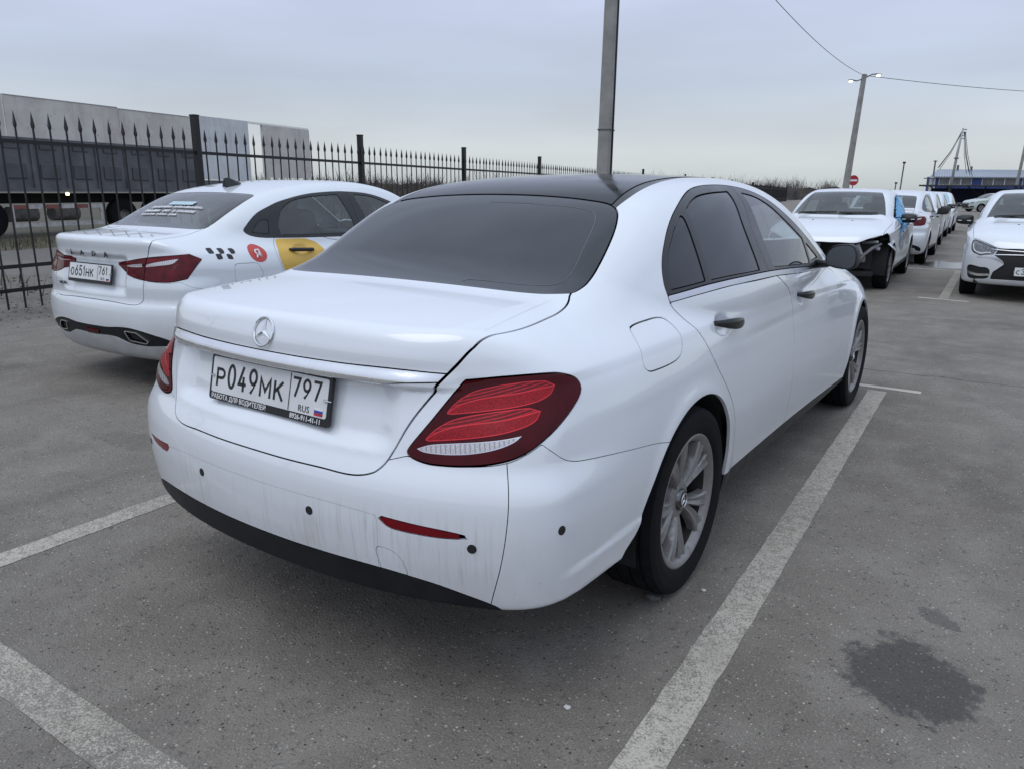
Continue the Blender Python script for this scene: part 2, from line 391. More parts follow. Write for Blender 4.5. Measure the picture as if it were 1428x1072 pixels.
def join(*L):
    o = 0; V, N, F = [], [], []
    for s in L: V.append(s.V); N.append(s.N); F.append(s.F + o); o += len(s.V)
    return Surf(np.concatenate(V), np.concatenate(N), np.concatenate(F))

def smooth_poly(P, closed=True, n=8):
    """Catmull-Rom through P; a point written (a, b, 1) stays a sharp corner"""
    out = []; m = len(P)
    for i in range(m if closed else m - 1):
        p = [P[(i + d) % m] if closed else P[min(max(i + d, 0), m - 1)] for d in (-1, 0, 1, 2)]
        q = [np.array(v[:2], float) for v in p]
        if len(p[1]) > 2: q[0] = q[1]
        if len(p[2]) > 2: q[3] = q[2]
        L = max(np.linalg.norm(q[2] - q[1]), 1e-9)
        t1 = (q[2] - q[0]); t2 = (q[3] - q[1])
        t1 = t1 / (np.linalg.norm(t1) + 1e-9) * L; t2 = t2 / (np.linalg.norm(t2) + 1e-9) * L
        for k in range(n):
            t = k / n
            out.append((2 * t ** 3 - 3 * t ** 2 + 1) * q[1] + (t ** 3 - 2 * t ** 2 + t) * t1 + (-2 * t ** 3 + 3 * t ** 2) * q[2] + (t ** 3 - t ** 2) * t2)
    if not closed: out.append(np.array(P[-1][:2], float))
    return np.array(out)

def sdf_poly(P, A, B):
    """signed distance (negative inside) of points (A,B) to the closed polygon P"""
    out = np.full(len(A), 9.); ins = np.zeros(len(A), bool); Q = np.roll(P, -1, 0)
    for (ax, ay), (bx, by) in zip(P, Q):
        ex, ey = bx - ax, by - ay; L = ex * ex + ey * ey + 1e-12
        t = np.clip(((A - ax) * ex + (B - ay) * ey) / L, 0, 1)
        out = np.minimum(out, np.hypot(A - ax - t * ex, B - ay - t * ey))
        c = (ay > B) != (by > B)
        ins ^= c & (A < (bx - ax) * (B - ay) / (by - ay + 1e-12 * (by == ay)) + ax)
    return np.where(ins, -out, out)

def carve(S, phi_fn, mask_fn, gap=.002):
    """take the piece with phi<-gap out of S (faces chosen by mask_fn); returns piece, rest"""
    m = mask_fn(S.cen(), S.nor())
    A = Surf(S.V, S.N, S.F[m]).compact(); rest = Surf(S.V, S.N, S.F[~m])
    phi = phi_fn(A.V)
    piece, out = split(A, phi + gap)
    if gap > 0:
        out = out.compact(); phi = phi_fn(out.V); _, out = split(out, phi - gap)
    return piece.compact(), join(out.compact(), rest.compact())
# ------------------------------------------------------------------ big white saloon: the body as one smooth field
def make_saloon():
    Wp = table([(-.2, .60), (0, .80), (.1, .845), (.2, .872), (.35, .895), (.55, .908), (.85, .920), (1.144, .926), (1.6, .921), (2.2, .921), (3, .923), (3.6, .922), (4.08, .925), (4.4, .897), (4.65, .845), (4.85, .76), (5.1, .62)], -.3, 5.2, .05)
    Sec = table([(-.85, -.14), (-.78, -.075), (-.70, -.035), (-.62, -.018), (-.5, -.005), (-.38, 0), (-.30, -.004), (-.22, -.012), (-.14, -.024), (-.075, -.0325), (-.032, -.0285), (-.010, -.013), (0, 0), (.05, -.027), (.1, -.061), (.16, -.108), (.24, -.18), (.4, -.36)], -.9, .5, .003)
    zc = table([(0, .915), (.6, .925), (1.2, .932), (2.3, .918), (3.1, .895), (3.8, .865), (4.6, .80)], -.3, 5.2, .15)
    Rc = table([(.0, .34), (.14, .20), (.2, .12), (.26, .070), (.32, .050), (.40, .034), (.47, .024), (.535, .020), (.60, .023), (.645, .032), (.68, .048), (.705, .062), (.74, .073), (.80, .090), (.86, .106), (.905, .112), (.93, .108), (.96, .108), (1.0, .118), (1.04, .132), (1.1, .16), (1.3, .3)], -.1, 1.6, .008)
    Fr = table([(.1, 4.70), (.25, 4.86), (.45, 4.915), (.62, 4.915), (.75, 4.88), (.9, 4.78)], -.1, 1.6, .02)
    T = table([(-.2, .975), (.1, 1.018), (.25, 1.036), (.45, 1.053), (.65, 1.066), (.9, 1.082), (1.2, 1.09), (3.3, 1.07), (3.6, 1.045), (3.8, 1.02), (4.1, .975), (4.4, .915), (4.65, .845), (4.85, .76), (5.1, .60)], -.3, 5.2, .05)
    Tg = table([(.3, .83), (.55, .982), (.70, 1.071), (.85, 1.158), (1.0, 1.242), (1.13, 1.309), (1.257, 1.364), (1.42, 1.408), (1.65, 1.440), (2.0, 1.460), (2.3, 1.463), (2.6, 1.445), (2.85, 1.400), (3.05, 1.335), (3.3, 1.225), (3.55, 1.105), (3.8, .98), (4.1, .83)], -.3, 5.2, .05)
    Wb = table([(.3, .64), (.6, .66), (.8, .685), (1.0, .73), (1.2, .785), (1.5, .832), (1.9, .858), (2.3, .855), (2.8, .832), (3.2, .792), (3.6, .75), (4.1, .66)], -.3, 5.2, .1)
    def f(x, y, z):
        ax = np.abs(x)
        side = ax - (Wp(y) + Sec(z - zc(y)) * (1 - .25 * sstep(.9, .3, y) * (z > zc(y))))
        led = sstep(.28, .40, y) * sstep(.86, .78, y); zl = .405 + .045 * (y - .3)
        side = side - .007 * led * sstep(zl + .018, zl - .004, z)
        # swollen lip round the wheel openings
        for yw in (1.144, 4.083):
            r = np.sqrt((y - yw) ** 2 + (z - .335) ** 2)
            side = side - .007 * np.exp(-((r - .385) / .035) ** 2)
        rec = .028 * sstep(.50, .40, ax) * sstep(.900, .880, z) * sstep(.715, .76, z)      # scooped plate bay of the boot lid
        rec = rec - .017 * sstep(.940, .906, z) * sstep(.884, .899, z) * sstep(.66, .50, ax)     # the bar over the plate stands proud
        rear = (Rc(z) + .17 * ax ** 2 + .13 * ax ** 4 + 1.2 * np.maximum(ax - .45, 0) ** 2 * sstep(.75, 1.0, z) + rec) - y
        top = z - (T(y) + .018 - .05 * ax ** 2 - 1.6 * np.maximum(ax - .56, 0) ** 2)
        front = y - (Fr(z) - .22 * ax ** 2 - .22 * ax ** 4)
        b = smax(rear, top, .026 + .03 * ax)
        b = smax(b, front, .12)
        hip = (sstep(.62, .72, z) + 1.2 * sstep(.76, 1.0, z)) * sstep(.70, .15, y)
        b = smax(b, (side + .035 * hip) * .97, .085)
        b = smax(b, .242 + .086 * sstep(.85, .64, y) - z, .016)
        # finger cups behind the door handles
        for yh, zh in ((1.50, .912), (2.57, .905)):
            rr_ = np.sqrt(((y - yh + .035) / .078) ** 2 + ((z - zh) / .046) ** 2)
            b = b + .030 * sstep(1., .35, rr_) * (ax > .6)
        dz = smax(z - 1.06, -.05, .05)
        gs = ax - (Wb(y) - .47 * dz - .28 * dz * np.abs(dz))
        gt = z - (Tg(y) - .055 * ax ** 2 - .10 * ax ** 4)
        g = smax(gs * .9, gt * .92, .10)
        g = smax(g, .85 - z, .02)
        kk = .03 + .05 * sstep(1.15, .75, y)
        return smin(b, g, kk)
    return f
# ------------------------------------------------------------------ compact white saloon (all the other parked cars)
def make_compact():
    Wp = table([(-.2, .62), (0, .785), (.1, .82), (.25, .85), (.5, .868), (.93, .882), (1.5, .876), (2.2, .876), (3, .880), (3.565, .882), (3.9, .862), (4.15, .815), (4.35, .73), (4.6, .58)], -.3, 4.8, .05)
    Sec = table([(-.85, -.12), (-.76, -.07), (-.66, -.03), (-.55, -.012), (-.4, 0), (-.25, -.004), (-.1, -.012), (-.04, -.012), (0, 0), (.05, -.020), (.12, -.060), (.2, -.13), (.4, -.34)], -.9, .5, .008)
    zc = table([(0, .97), (.6, .955), (1.5, .93), (2.5, .90), (3.2, .88), (3.8, .84), (4.4, .76)], -.3, 4.8, .15)
    Rc = table([(0, .40), (.14, .22), (.22, .12), (.28, .07), (.36, .035), (.42, .022), (.50, .016), (.56, .02), (.605, .03), (.625, .045), (.66, .052), (.72, .050), (.80, .066), (.90, .084), (.95, .086), (1.0, .078), (1.04, .075), (1.08, .10), (1.2, .2), (1.4, .3)], -.1, 1.7, .008)
    Fr = table([(.1, 4.22), (.22, 4.34), (.35, 4.395), (.55, 4.41), (.68, 4.395), (.8, 4.34), (.95, 4.2)], -.1, 1.7, .02)
    T = table([(-.2, 1.03), (.08, 1.055), (.2, 1.066), (.4, 1.08), (.6, 1.09), (1, 1.10), (2.9, 1.08), (3.2, 1.05), (3.5, 1.005), (3.8, .955), (4.05, .90), (4.25, .83), (4.4, .73), (4.6, .58)], -.3, 4.8, .04)
    Tg = table([(.1, .85), (.35, .99), (.55, 1.105), (.8, 1.23), (1.05, 1.338), (1.25, 1.392), (1.5, 1.430), (1.8, 1.456), (2.1, 1.458), (2.35, 1.435), (2.55, 1.395), (2.8, 1.29), (3.1, 1.145), (3.35, 1.03), (3.7, .85)], -.3, 4.8, .05)
    Wb = table([(.2, .60), (.5, .625), (.8, .69), (1.1, .76), (1.5, .80), (2, .81), (2.5, .795), (2.9, .76), (3.3, .70), (3.7, .62)], -.3, 4.8, .1)
    def f(x, y, z):
        ax = np.abs(x)
        side = ax - (Wp(y) + Sec(z - zc(y)) * (1 - .3 * sstep(.9, .3, y) * (z > zc(y))))
        # pressed scoop of the doors
        side = side + .018 * np.exp(-((z - (.66 - .06 * (y - 2))) / .10) ** 2) * sstep(.9, 1.6, y) * sstep(3.3, 2.6, y)
        for yw in (.93, 3.565):
            r = np.sqrt((y - yw) ** 2 + (z - .315) ** 2)
            side = side - .008 * np.exp(-((r - .37) / .03) ** 2)
        rec = .03 * sstep(.40, .34, ax) * sstep(.945, .90, z) * sstep(.66, .72, z)
        rear = (Rc(z) + .15 * ax ** 2 + .13 * ax ** 4 + .9 * np.maximum(ax - .45, 0) ** 2 * sstep(.8, 1.02, z) + rec) - y
        top = z - (T(y) - .03 * ax ** 2 - 1.3 * np.maximum(ax - .50, 0) ** 2 * sstep(2.4, 1.2, y) - .5 * np.maximum(ax - .5, 0) ** 2 * sstep(1.2, 2.4, y))
        front = y - (Fr(z) - .20 * ax ** 2 - .32 * ax ** 4)
        b = smax(rear, top, .045)
        b = smax(b, front, .10)
        hip = (sstep(.72, .82, z) + .8 * sstep(.85, 1.05, z)) * sstep(.6, .15, y)
        b = smax(b, (side + .03 * hip) * .97, .08)
        b = smax(b, .215 - z, .05)
        for yh, zh in ((1.235, .935), (2.20, .905)):
            rr_ = np.sqrt(((y - yh) / .085) ** 2 + ((z - zh) / .045) ** 2)
            b = b + .02 * sstep(1., .35, rr_) * (ax > .6)
        dz = smax(z - 1.03, -.05, .05)
        gs = ax - (Wb(y) - .36 * dz - .25 * dz * np.abs(dz))
        gt = z - (Tg(y) - .045 * ax ** 2 - .10 * ax ** 4)
        g = smax(gs * .92, gt * .92, .10)
        g = smax(g, .93 - z, .02)
        return smin(b, g, .03 + .04 * sstep(1.1, .6, y))
    return f
# ------------------------------------------------------------------ panels: pieces of a body surface with folded edges
def panel(name, S, mat, parent, side='center', depth=.012, off=0., rim=True, **tags):
    """S: half surface (x>=0), or a list of (surface, side) joined into one object"""
    L = S if isinstance(S, list) else [(S, side)]
    AV, AN, AF = [], [], []; n0 = 0
    for s, sd in L:
        s = s.compact() if len(s.F) else s
        if not len(s.F): continue
        V = s.V + s.N * off; N = s.N; F = s.F
        E = np.concatenate([F[:, [0, 1]], F[:, [1, 2]], F[:, [2, 0]]]); K = np.sort(E, 1); key = K[:, 0] * (len(V) + 1) + K[:, 1]
        _, idx, cnt = np.unique(key, return_index=True, return_counts=True); B = E[idx[cnt == 1]]
        if sd == 'center': B = B[~((s.V[B[:, 0], 0] < 1e-6) & (s.V[B[:, 1], 0] < 1e-6))]
        VV, NN, FF = [V], [N], [F.tolist()]
        if rim and len(B):
            a, b = B[:, 0], B[:, 1]; n = len(V); m = len(B)
            t = V[b] - V[a]; nn = np.cross(t, N[a]); nn /= np.linalg.norm(nn, axis=1)[:, None] + 1e-12
            VV += [V[a], V[b], V[b] - N[b] * depth, V[a] - N[a] * depth]; NN += [nn] * 4
            i = n + np.arange(m); FF.append(np.stack([i + m, i, i + 3 * m, i + 2 * m], 1).tolist())
        VV = np.concatenate(VV); NN = np.concatenate(NN); FF = sum(FF, [])
        for mir in ([False, True] if sd == 'center' else [sd == 'left']):
            k = np.array([-1, 1, 1]) if mir else np.array([1, 1, 1])
            AV.append(VV * k); AN.append(NN * k); AF += [[q + n0 for q in (f[::-1] if mir else f)] for f in FF]; n0 += len(VV)
    if not AV: return None
    return mesh_ob(name, np.concatenate(AV), AF, mat, parent, np.concatenate(AN), True, **tags)
def both(name, S, mat, parent, depth=.012, off=0., **tags):
    o = panel(name, S, mat, parent, 'right', depth, off, **tags); l = panel(name, S, mat, parent, 'left', depth, off, **tags); return o, l
def poly_yz(P, **k): q = smooth_poly(P, **k); return lambda V: sdf_poly(q, V[:, 1], V[:, 2])
def poly_xz(P, **k): q = smooth_poly(P, **k); return lambda V: sdf_poly(q, V[:, 0], V[:, 2])
def poly_xy(P, **k): q = smooth_poly(P, **k); return lambda V: sdf_poly(q, V[:, 0], V[:, 1])
def poly_w(P, **k): q = smooth_poly(P, **k); return lambda V: sdf_poly(q, V[:, 0] + V[:, 1] - .2, V[:, 2])
def poly_u(P, **k): q = smooth_poly(P, **k); return lambda V: sdf_poly(q, V[:, 0], V[:, 1] + V[:, 2])
sym = lambda P: [(-p[0],) + tuple(p[1:]) for p in P[::-1]]

def tyre_meshes(Rt, Rr, wd, n=72):
    """tyre as one lathe with a grooved, siped tread"""
    h = wd / 2; s = Rt - Rr
    side = [(h * .80, Rr - .012), (h * .93, Rr + .004), (h * .99, Rr + s * .25), (h * 1.02, Rr + s * .45), (h * 1.00, Rr + s * .55), (h * 1.015, Rr + s * .60), (h * .99, Rr + s * .75), (h * .93, Rr + s * .90), (h * .86, Rt - .006)]
    tread = []
    for g in (.62, .22):
        tread += [((g + .11) * h, Rt), ((g + .04) * h, Rt), ((g + .035) * h, Rt - .007), ((g - .035) * h, Rt - .007), ((g - .04) * h, Rt)]
    half = side + tread; prof = half + [(-a, r) for a, r in half[::-1]]
    b = MB(); b.lathe(prof, n); V = np.array(b.V); m = len(prof)
    # lateral sipes: every second step of the outer rows is pulled in
    for k in range(n):
        if k % 2 == 0:
            for i in range(m):
                r = prof[i][1]
                if r > Rt - .007 and abs(prof[i][0]) > h * .5:
                    q = V[k * m + i]; V[k * m + i] = (q[0], q[1] * (1 - .004 / Rt), q[2] * (1 - .004 / Rt))
    b.V = V.tolist(); return b
def spoke_rim(Rr, wd, pairs=5, face=.09, dth=12., wide=(.016, .017, .030)):
    """alloy wheel, outer side towards +x: barrel, lip, paired flaring spokes, hub"""
    b = MB(); lip = Rr
    b.lathe([(face - .020, Rr - .030), (face - .006, Rr - .024), (face + .004, Rr - .012), (face + .007, Rr - .004), (face + .004, Rr + .004), (face - .008, Rr + .002), (face - .02, Rr - .02)], 64)
    b.lathe([(face - .055, .0), (face - .055, .0), (face - .06, .085), (face - .035, .078), (face - .026, .06), (face - .026, .040)], 40)
    for p in range(pairs):
        for sg in (-1, 1):
            th = 2 * PI * p / pairs + PI / 2 + sg * R(dth) * 1.0
            rows = []
            for t in np.linspace(0, 1, 7):
                r = .045 + (Rr - .016 - .045) * t
                a = th - sg * R(7) * (1 - t) * .9 + sg * R(2) * t
                wdt = wide[0] + (wide[1] - wide[0]) * min(1, t * 2) + (wide[2] - wide[1]) * max(0, t - .35) / .65
                x = face - .030 + .030 * math.sin(t * PI * .5) - .004 * t
                rows.append((r, a, wdt, x))
            V, F = [], []
            for r, a, wdt, x in rows:
                for c, dx in ((-1.12, -.035), (-1, -.006), (-.72, 0), (0, -.0065), (.72, 0), (1, -.006), (1.12, -.035)):
                    q = c * wdt / max(r, .03); V.append((x + dx, r * math.cos(a + q), r * math.sin(a + q)))
            for i in range(len(rows) - 1):
                for k in range(6): F.append((i * 7 + k, i * 7 + k + 1, (i + 1) * 7 + k + 1, (i + 1) * 7 + k))
            b.add(V, F)
    return b
def hub_cap(face, star=True):
    b = MB(); b.lathe([(face - .03, .040), (face - .018, .038), (face - .014, .034), (face - .013, .0)], 32)
    return b
def star_shape(b, cx, r, axis_m, th=.003, tube=.0032, wid=.16):
    """three-pointed star inside a ring, built in local xy then placed with axis_m"""
    b.tube([axis_m @ Vector((r * math.cos(t), r * math.sin(t), th * .5)) for t in np.linspace(0, 2 * PI, 41)], tube, 8, False)
    for k in range(3):
        a = PI / 2 + k * 2 * PI / 3
        tip = Vector((r * math.cos(a), r * math.sin(a), th * .4)); c = Vector((0, 0, th * 2.2))
        l = Vector((r * wid * math.cos(a + PI / 3), r * wid * math.sin(a + PI / 3), 0)); q = Vector((r * wid * math.cos(a - PI / 3), r * wid * math.sin(a - PI / 3), 0))
        b.add([axis_m @ v for v in (tip, l, c, q)], [(0, 1, 2), (0, 2, 3)])
    return b
def wheel_set(root, Rt, Rr, wd, xs, ys, parts, steer=0.):
    """parts: dict of meshes made once; four wheels, each an Empty with tyre, rim, hub cap, brake disc"""
    for y in ys:
        for sx in (1, -1):
            w_ = bpy.data.objects.new('wheel', None); COL.objects.link(w_); w_.parent = root; w_.location = (sx * xs, y, Rt); w_.rotation_euler = (0, 0, (0 if sx > 0 else PI) + (steer if y == max(ys) else 0))
            for nm in ('tyre', 'rim', 'rim_barrel', 'hub_cap', 'brake_disc', 'wheel_bolts'):
                if nm in parts:
                    o = link(nm, parts[nm], w_); o.rotation_euler = (R(random.uniform(0, 72)) if nm != 'tyre' else 0, 0, 0)
                    if nm in ('hub_cap', 'wheel_bolts'): o.rotation_euler = w_.children[1].rotation_euler
def wheel_parts(Rt, Rr, wd, face, mat, pairs=5, dth=12., wide=(.016, .017, .030), seg=72):
    d = {}
    b = MB(); b.lathe([(-wd * .45, Rr - .012), (-wd * .40, Rr - .035), (.02, Rr - .045), (face - .021, Rr - .030)], 48); tmp = b.build('rim_barrel', flat('shaded_barrel_metal', (.018, .0175, .017), .6, .3), None, True); d['rim_barrel'] = tmp.data; bpy.data.objects.remove(tmp)  # barrel colour near black, with the shade behind the spokes put into it
    tmp = tyre_meshes(Rt, Rr, wd, seg).build('tyre', RUBBER, None, 'auto'); d['tyre'] = tmp.data; bpy.data.objects.remove(tmp)
    tmp = spoke_rim(Rr, wd, pairs, face, dth, wide).build('rim', mat, None, 'auto'); d['rim'] = tmp.data; bpy.data.objects.remove(tmp)
    b = hub_cap(face); tmp = b.build('hub_cap', GUNMETAL, None, 'auto'); d['hub_cap'] = tmp.data; bpy.data.objects.remove(tmp)
    b = MB(); b.lathe([(.0, .08), (.0, .165), (-.02, .165), (-.02, .08)], 40, closed=True); b.box((-.01, -.02, .14), (.05, .14, .07)); tmp = b.build('brake_disc', flat('brake_iron', (.045, .042, .040), .5, .6), None); d['brake_disc'] = tmp.data; bpy.data.objects.remove(tmp)
    b = MB()
    for k in range(5):
        a = 2 * PI * k / 5 + PI / 2; b.lathe([(face - .045, .011), (face - .03, .011), (face - .028, .008), (face - .028, 0)], 10, 'x', (0, .056 * math.cos(a), .056 * math.sin(a)))
    tmp = b.build('wheel_bolts', GUNMETAL, None); d['wheel_bolts'] = tmp.data; bpy.data.objects.remove(tmp)
    return d
def arch_liner(root, xo, y, zr, r, depth=.30, mat=None):
    for sx in (1, -1):
        b = MB(); n = 18; V, F = [], []
        for i in range(n + 1):
            a = -.25 + (PI + .5) * i / n
            V += [(sx * (xo - .012), y + r * math.cos(a), zr + r * math.sin(a)), (sx * (xo - depth), y + r * math.cos(a), zr + r * math.sin(a)), (sx * (xo - depth), y, zr)]
        for i in range(n): F += [(3 * i, 3 * i + 3, 3 * i + 4, 3 * i + 1), (3 * i + 1, 3 * i + 4, 3 * i + 5, 3 * i + 2)]
        b.add(V, F); b.build('wheel_arch_liner', DARK, root)
def seat_mesh(w=.52):
    """one car seat: cushion, back, head rest as a soft block"""
    b = MB(); b.box((0, 0, .28), (w, .52, .18), bev=.05); b.box((0, -.32, .62), (w * .94, .15, .66), M=Matrix.Rotation(R(16), 3, 'X'), bev=.055)
    b.box((0, -.455, 1.03), (w * .52, .10, .19), M=Matrix.Rotation(R(12), 3, 'X'), bev=.045); b.tube([(-.07, -.42, .92), (-.07, -.45, 1.0)], .008); b.tube([(.07, -.42, .92), (.07, -.45, 1.0)], .008)
    return b
def cabin(root, ydash, yf, yr, xh, zf, sw=1, belt=1.0, wx=.37):
    """seats, dashboard, steering wheel, dark floor"""
    for x in (-.37, .37):
        s = seat_mesh(); o = s.build('seat', CABIN, root, True); o.location = (x, yf, zf)
    s = MB(); s.box((0, 0, .24), (1.25, .5, .16), bev=.05); s.box((0, -.28, .55), (1.25, .15, .58), M=Matrix.Rotation(R(20), 3, 'X'), bev=.05); o = s.build('rear_bench', CABIN, root, True); o.location = (0, yr, zf)
    b = MB(); b.box((0, ydash, belt - .16), (1.38, .42, .26), bev=.07); b.box((-wx * 0, ydash - .1, belt - .05), (1.30, .22, .08), bev=.035); b.build('dashboard', CABIN, root, True)
    b = MB(); M = Matrix.Rotation(R(-66), 4, 'X'); c = Vector((-.37 * sw, ydash - .30, belt - .09))
    b.tube([c + M @ Vector((.19 * math.cos(t), .19 * math.sin(t), 0)) for t in np.linspace(0, 2 * PI, 33)], .016, 8, False)
    b.tube([c + M @ Vector((-.19, 0, 0)), c, c + M @ Vector((.19, 0, 0))], .018); b.tube([c, c + M @ Vector((0, -.19, 0))], .02); b.lathe([(-.03, .0), (-.03, .07), (.015, .06), (.015, 0)], 16, 'y', tuple(c)); b.build('steering_wheel', PLASTIC, root, True)
    b = MB(); b.box((0, (ydash + yr) / 2, .30), (2 * xh, ydash - yr + 1.0, .06)); b.build('cabin_floor', DARK, root)
def arc2(cx, cy, rx, ry, a0, a1, n=12): return [(cx + rx * math.cos(R(a0 + (a1 - a0) * i / n)), cy + ry * math.sin(R(a0 + (a1 - a0) * i / n))) for i in range(n + 1)]
GLYPHS = {'0': [arc2(.5, .5, .5, .5, 0, 360, 24)], '1': [[(0, .72), (.72, 1), (.72, 0)]], '2': [arc2(.5, .7, .5, .3, 170, -35, 12) + [(0, 0), (1, 0)]],
          '3': [arc2(.48, .75, .46, .25, 160, -80, 12) + arc2(.48, .27, .52, .27, 85, -160, 12)], '4': [[(.70, 0), (.70, .55)], [(.62, 1), (0, .26), (1, .26)]],
          '5': [[(.92, 1), (.14, 1), (.06, .56)] + arc2(.46, .32, .54, .32, 125, -155, 14)], '6': [[(.74, 1), (.12, .48)] + arc2(.5, .31, .5, .31, 150, 510, 20)], '7': [[(0, 1), (1, 1), (.36, 0)]],
          '9': [arc2(.5, .69, .5, .31, -30, 330, 20) + [(.26, 0)]], 'Р': [[(0, 0), (0, 1), (.55, 1)] + arc2(.55, .73, .45, .27, 90, -90, 10) + [(0, .46)]], 'М': [[(0, 0), (0, 1), (.5, .30), (1, 1), (1, 0)]],
          'К': [[(0, 0), (0, 1)], [(.95, 1), (.08, .44)], [(.36, .60), (1, 0)]], 'О': [arc2(.5, .5, .5, .5, 0, 360, 24)], 'Н': [[(0, 0), (0, 1)], [(1, 0), (1, 1)], [(0, .5), (1, .5)]], 'С': [arc2(.52, .5, .52, .5, 50, 310, 20)]}
def stroke_glyph(ch, w_, h_, t_):
    """plate lettering: each stroke a mitred ribbon of width t_"""
    b = MB()
    for L in GLYPHS[ch]:
        P = [Vector((t_ / 2 + u * (w_ - t_), t_ / 2 + v * (h_ - t_))) for u, v in L]; n = len(P); closed = (P[0] - P[-1]).length < 1e-6; V = []
        for i, p in enumerate(P):
            a = P[i - 1] if i > 0 else (P[-2] if closed else p); c = P[i + 1] if i < n - 1 else (P[1] if closed else p)
            d1 = (p - a).normalized() if (p - a).length > 1e-9 else (c - p).normalized(); d2 = (c - p).normalized() if (c - p).length > 1e-9 else d1
            if not closed and i == 0: p = p - d2 * t_ * .35
            if not closed and i == n - 1: p = p + d1 * t_ * .35
            m = Vector((-d1.y - d2.y, d1.x + d2.x)); m = m.normalized() if m.length > .2 else Vector((-d1.y, d1.x)); k = t_ / 2 / max(.42, m.dot(Vector((-d1.y, d1.x)))); V += [(p.x + m.x * k, p.y + m.y * k, 0), (p.x - m.x * k, p.y - m.y * k, 0)]
        b.add(V, [(2 * i, 2 * i + 1, 2 * i + 3, 2 * i + 2) for i in range(n - 1)])
    return b
def number_plate(root, origin, xdir, ydir, main, region, low_left='', low_right='', size=(.52, .112), frame=(.534, .139), texture=None):
    """Russian style plate in a lettered frame; origin = frame centre, xdir along the text, ydir up"""
    M = frame_m(origin, xdir, ydir); fw, fh = frame
    def rr(w, h, rad=.010, n=5):
        P = []
        for cx, cy, a0 in ((w / 2 - rad, h / 2 - rad, 0), (-w / 2 + rad, h / 2 - rad, PI / 2), (-w / 2 + rad, -h / 2 + rad, PI), (w / 2 - rad, -h / 2 + rad, 1.5 * PI)):
            for k in range(n + 1): P.append((cx + rad * math.cos(a0 + PI / 2 * k / n), cy + rad * math.sin(a0 + PI / 2 * k / n)))
        return P
    b = MB(); b.prism(rr(fw, fh), .010, M); fr = b.build('number_plate', PLASTIC, root)
    T = lambda x, y, z: M @ Matrix.Translation((x, y, z))
    py = fh / 2 - .007 - size[1] / 2 + .0005
    b = MB(); b.prism(rr(size[0] - .008, size[1] - .004, .007), .0115, T(0, py, 0)); b.build('plate_sheet', PLATE_W, fr)
    z = .0122; sw = size[0]; k = size[1] / .112
    # main characters: large digits, slightly smaller letters, one base line
    x = -sw / 2 + .024; base = py - .036
    for ch in main:
        tw = {'1': .024, 'М': .052}.get(ch, .0395 if ch.isdigit() else .043); h = .076 if ch.isdigit() else .058
        q = stroke_glyph(ch, tw, h, .0098 if ch.isdigit() else .0090); o_ = q.build('plate_character', INK, fr); o_.data.transform(T(x, base, z)); x += tw + .011
    for ch in '':
        dig = ch.isdigit(); h = .083 if dig else .062
        me = text_mesh(ch, h / .727, .0004, 1., bold=.0010); xs_ = [v.co.x for v in me.vertices]; w0 = max(xs_) - min(xs_); tw = (.0395 if ch != '1' else .023) if dig else (.043 if ch not in 'МЖ' else .053)
        for v in me.vertices: v.co.x = (v.co.x - min(xs_)) * tw / w0
        put_text('plate_character', me, INK, T(x, base, z), fr); x += tw + .011
    b = MB(); b.box((0, 0, 0), (.003, size[1] - .008, .0006)); V = [T(sw / 2 - .158, py, z) @ Vector(v) for v in b.V]; q = MB(); q.add(V, b.F)
    b2 = MB(); b2.box((0, 0, 0), (.0015, .0015, .0006)); q.build('plate_divider', INK, fr)
    x = sw / 2 - .148
    for ch in region:
        tw = {'1': .020}.get(ch, .0335); q = stroke_glyph(ch, tw, .0575, .0082); o_ = q.build('plate_character', INK, fr); o_.data.transform(T(x, py - .013, z)); x += tw + .009
    for ch in '':
        me = text_mesh(ch, .060 / .727, .0004, 1., bold=.0006); xs_ = [v.co.x for v in me.vertices]; w0 = max(xs_) - min(xs_); tw = .033 if ch != '1' else .020
        for v in me.vertices: v.co.x = (v.co.x - min(xs_)) * tw / w0
        put_text('plate_character', me, INK, T(x, py - .013, z), fr); x += tw + .009
    put_text('country_letters', text_mesh('RUS', .026, .0003, 1.0, spacing=1.05), INK, T(sw / 2 - .118, py - .048, z), fr)
    for i, m_ in enumerate((WHITE_INK, BLUE_INK, RED_INK)):
        b = MB(); b.box((0, 0, 0), (.034, .0075, .0005)); q = MB(); q.add([T(sw / 2 - .034, py - .031 - .0075 * i, z) @ Vector(v) for v in b.V], b.F); q.build('flag_stripe', m_, fr)
    if low_left: put_text('frame_lettering', text_mesh(low_left, .0198, .0003, 1.0, bold=.0003), WHITE_INK, T(-fw / 2 + .012, -fh / 2 + .0042, .0102), fr)
    if low_right: put_text('frame_lettering', text_mesh(low_right, .0198, .0003, 1.0, 'RIGHT', bold=.0003), WHITE_INK, T(fw / 2 - .030, -fh / 2 + .0042, .0102), fr)
    for sx in (-1, 1):
        b = MB(); b.tube([T(sx * (sw / 2 - .012), py - .004, z) @ Vector((0, 0, 0)), T(sx * (sw / 2 - .012), py - .004, z) @ Vector((0, 0, .003))], .0055, 10); b.tube([T(sx * (sw / 2 - .012), py - .004, z + .003) @ Vector((0, 0, 0)), T(sx * (fw / 2 + .004), py - .004, .012) @ Vector((0, 0, 0))], .0016, 6); b.build('plate_screw', SATIN, fr)
    return fr
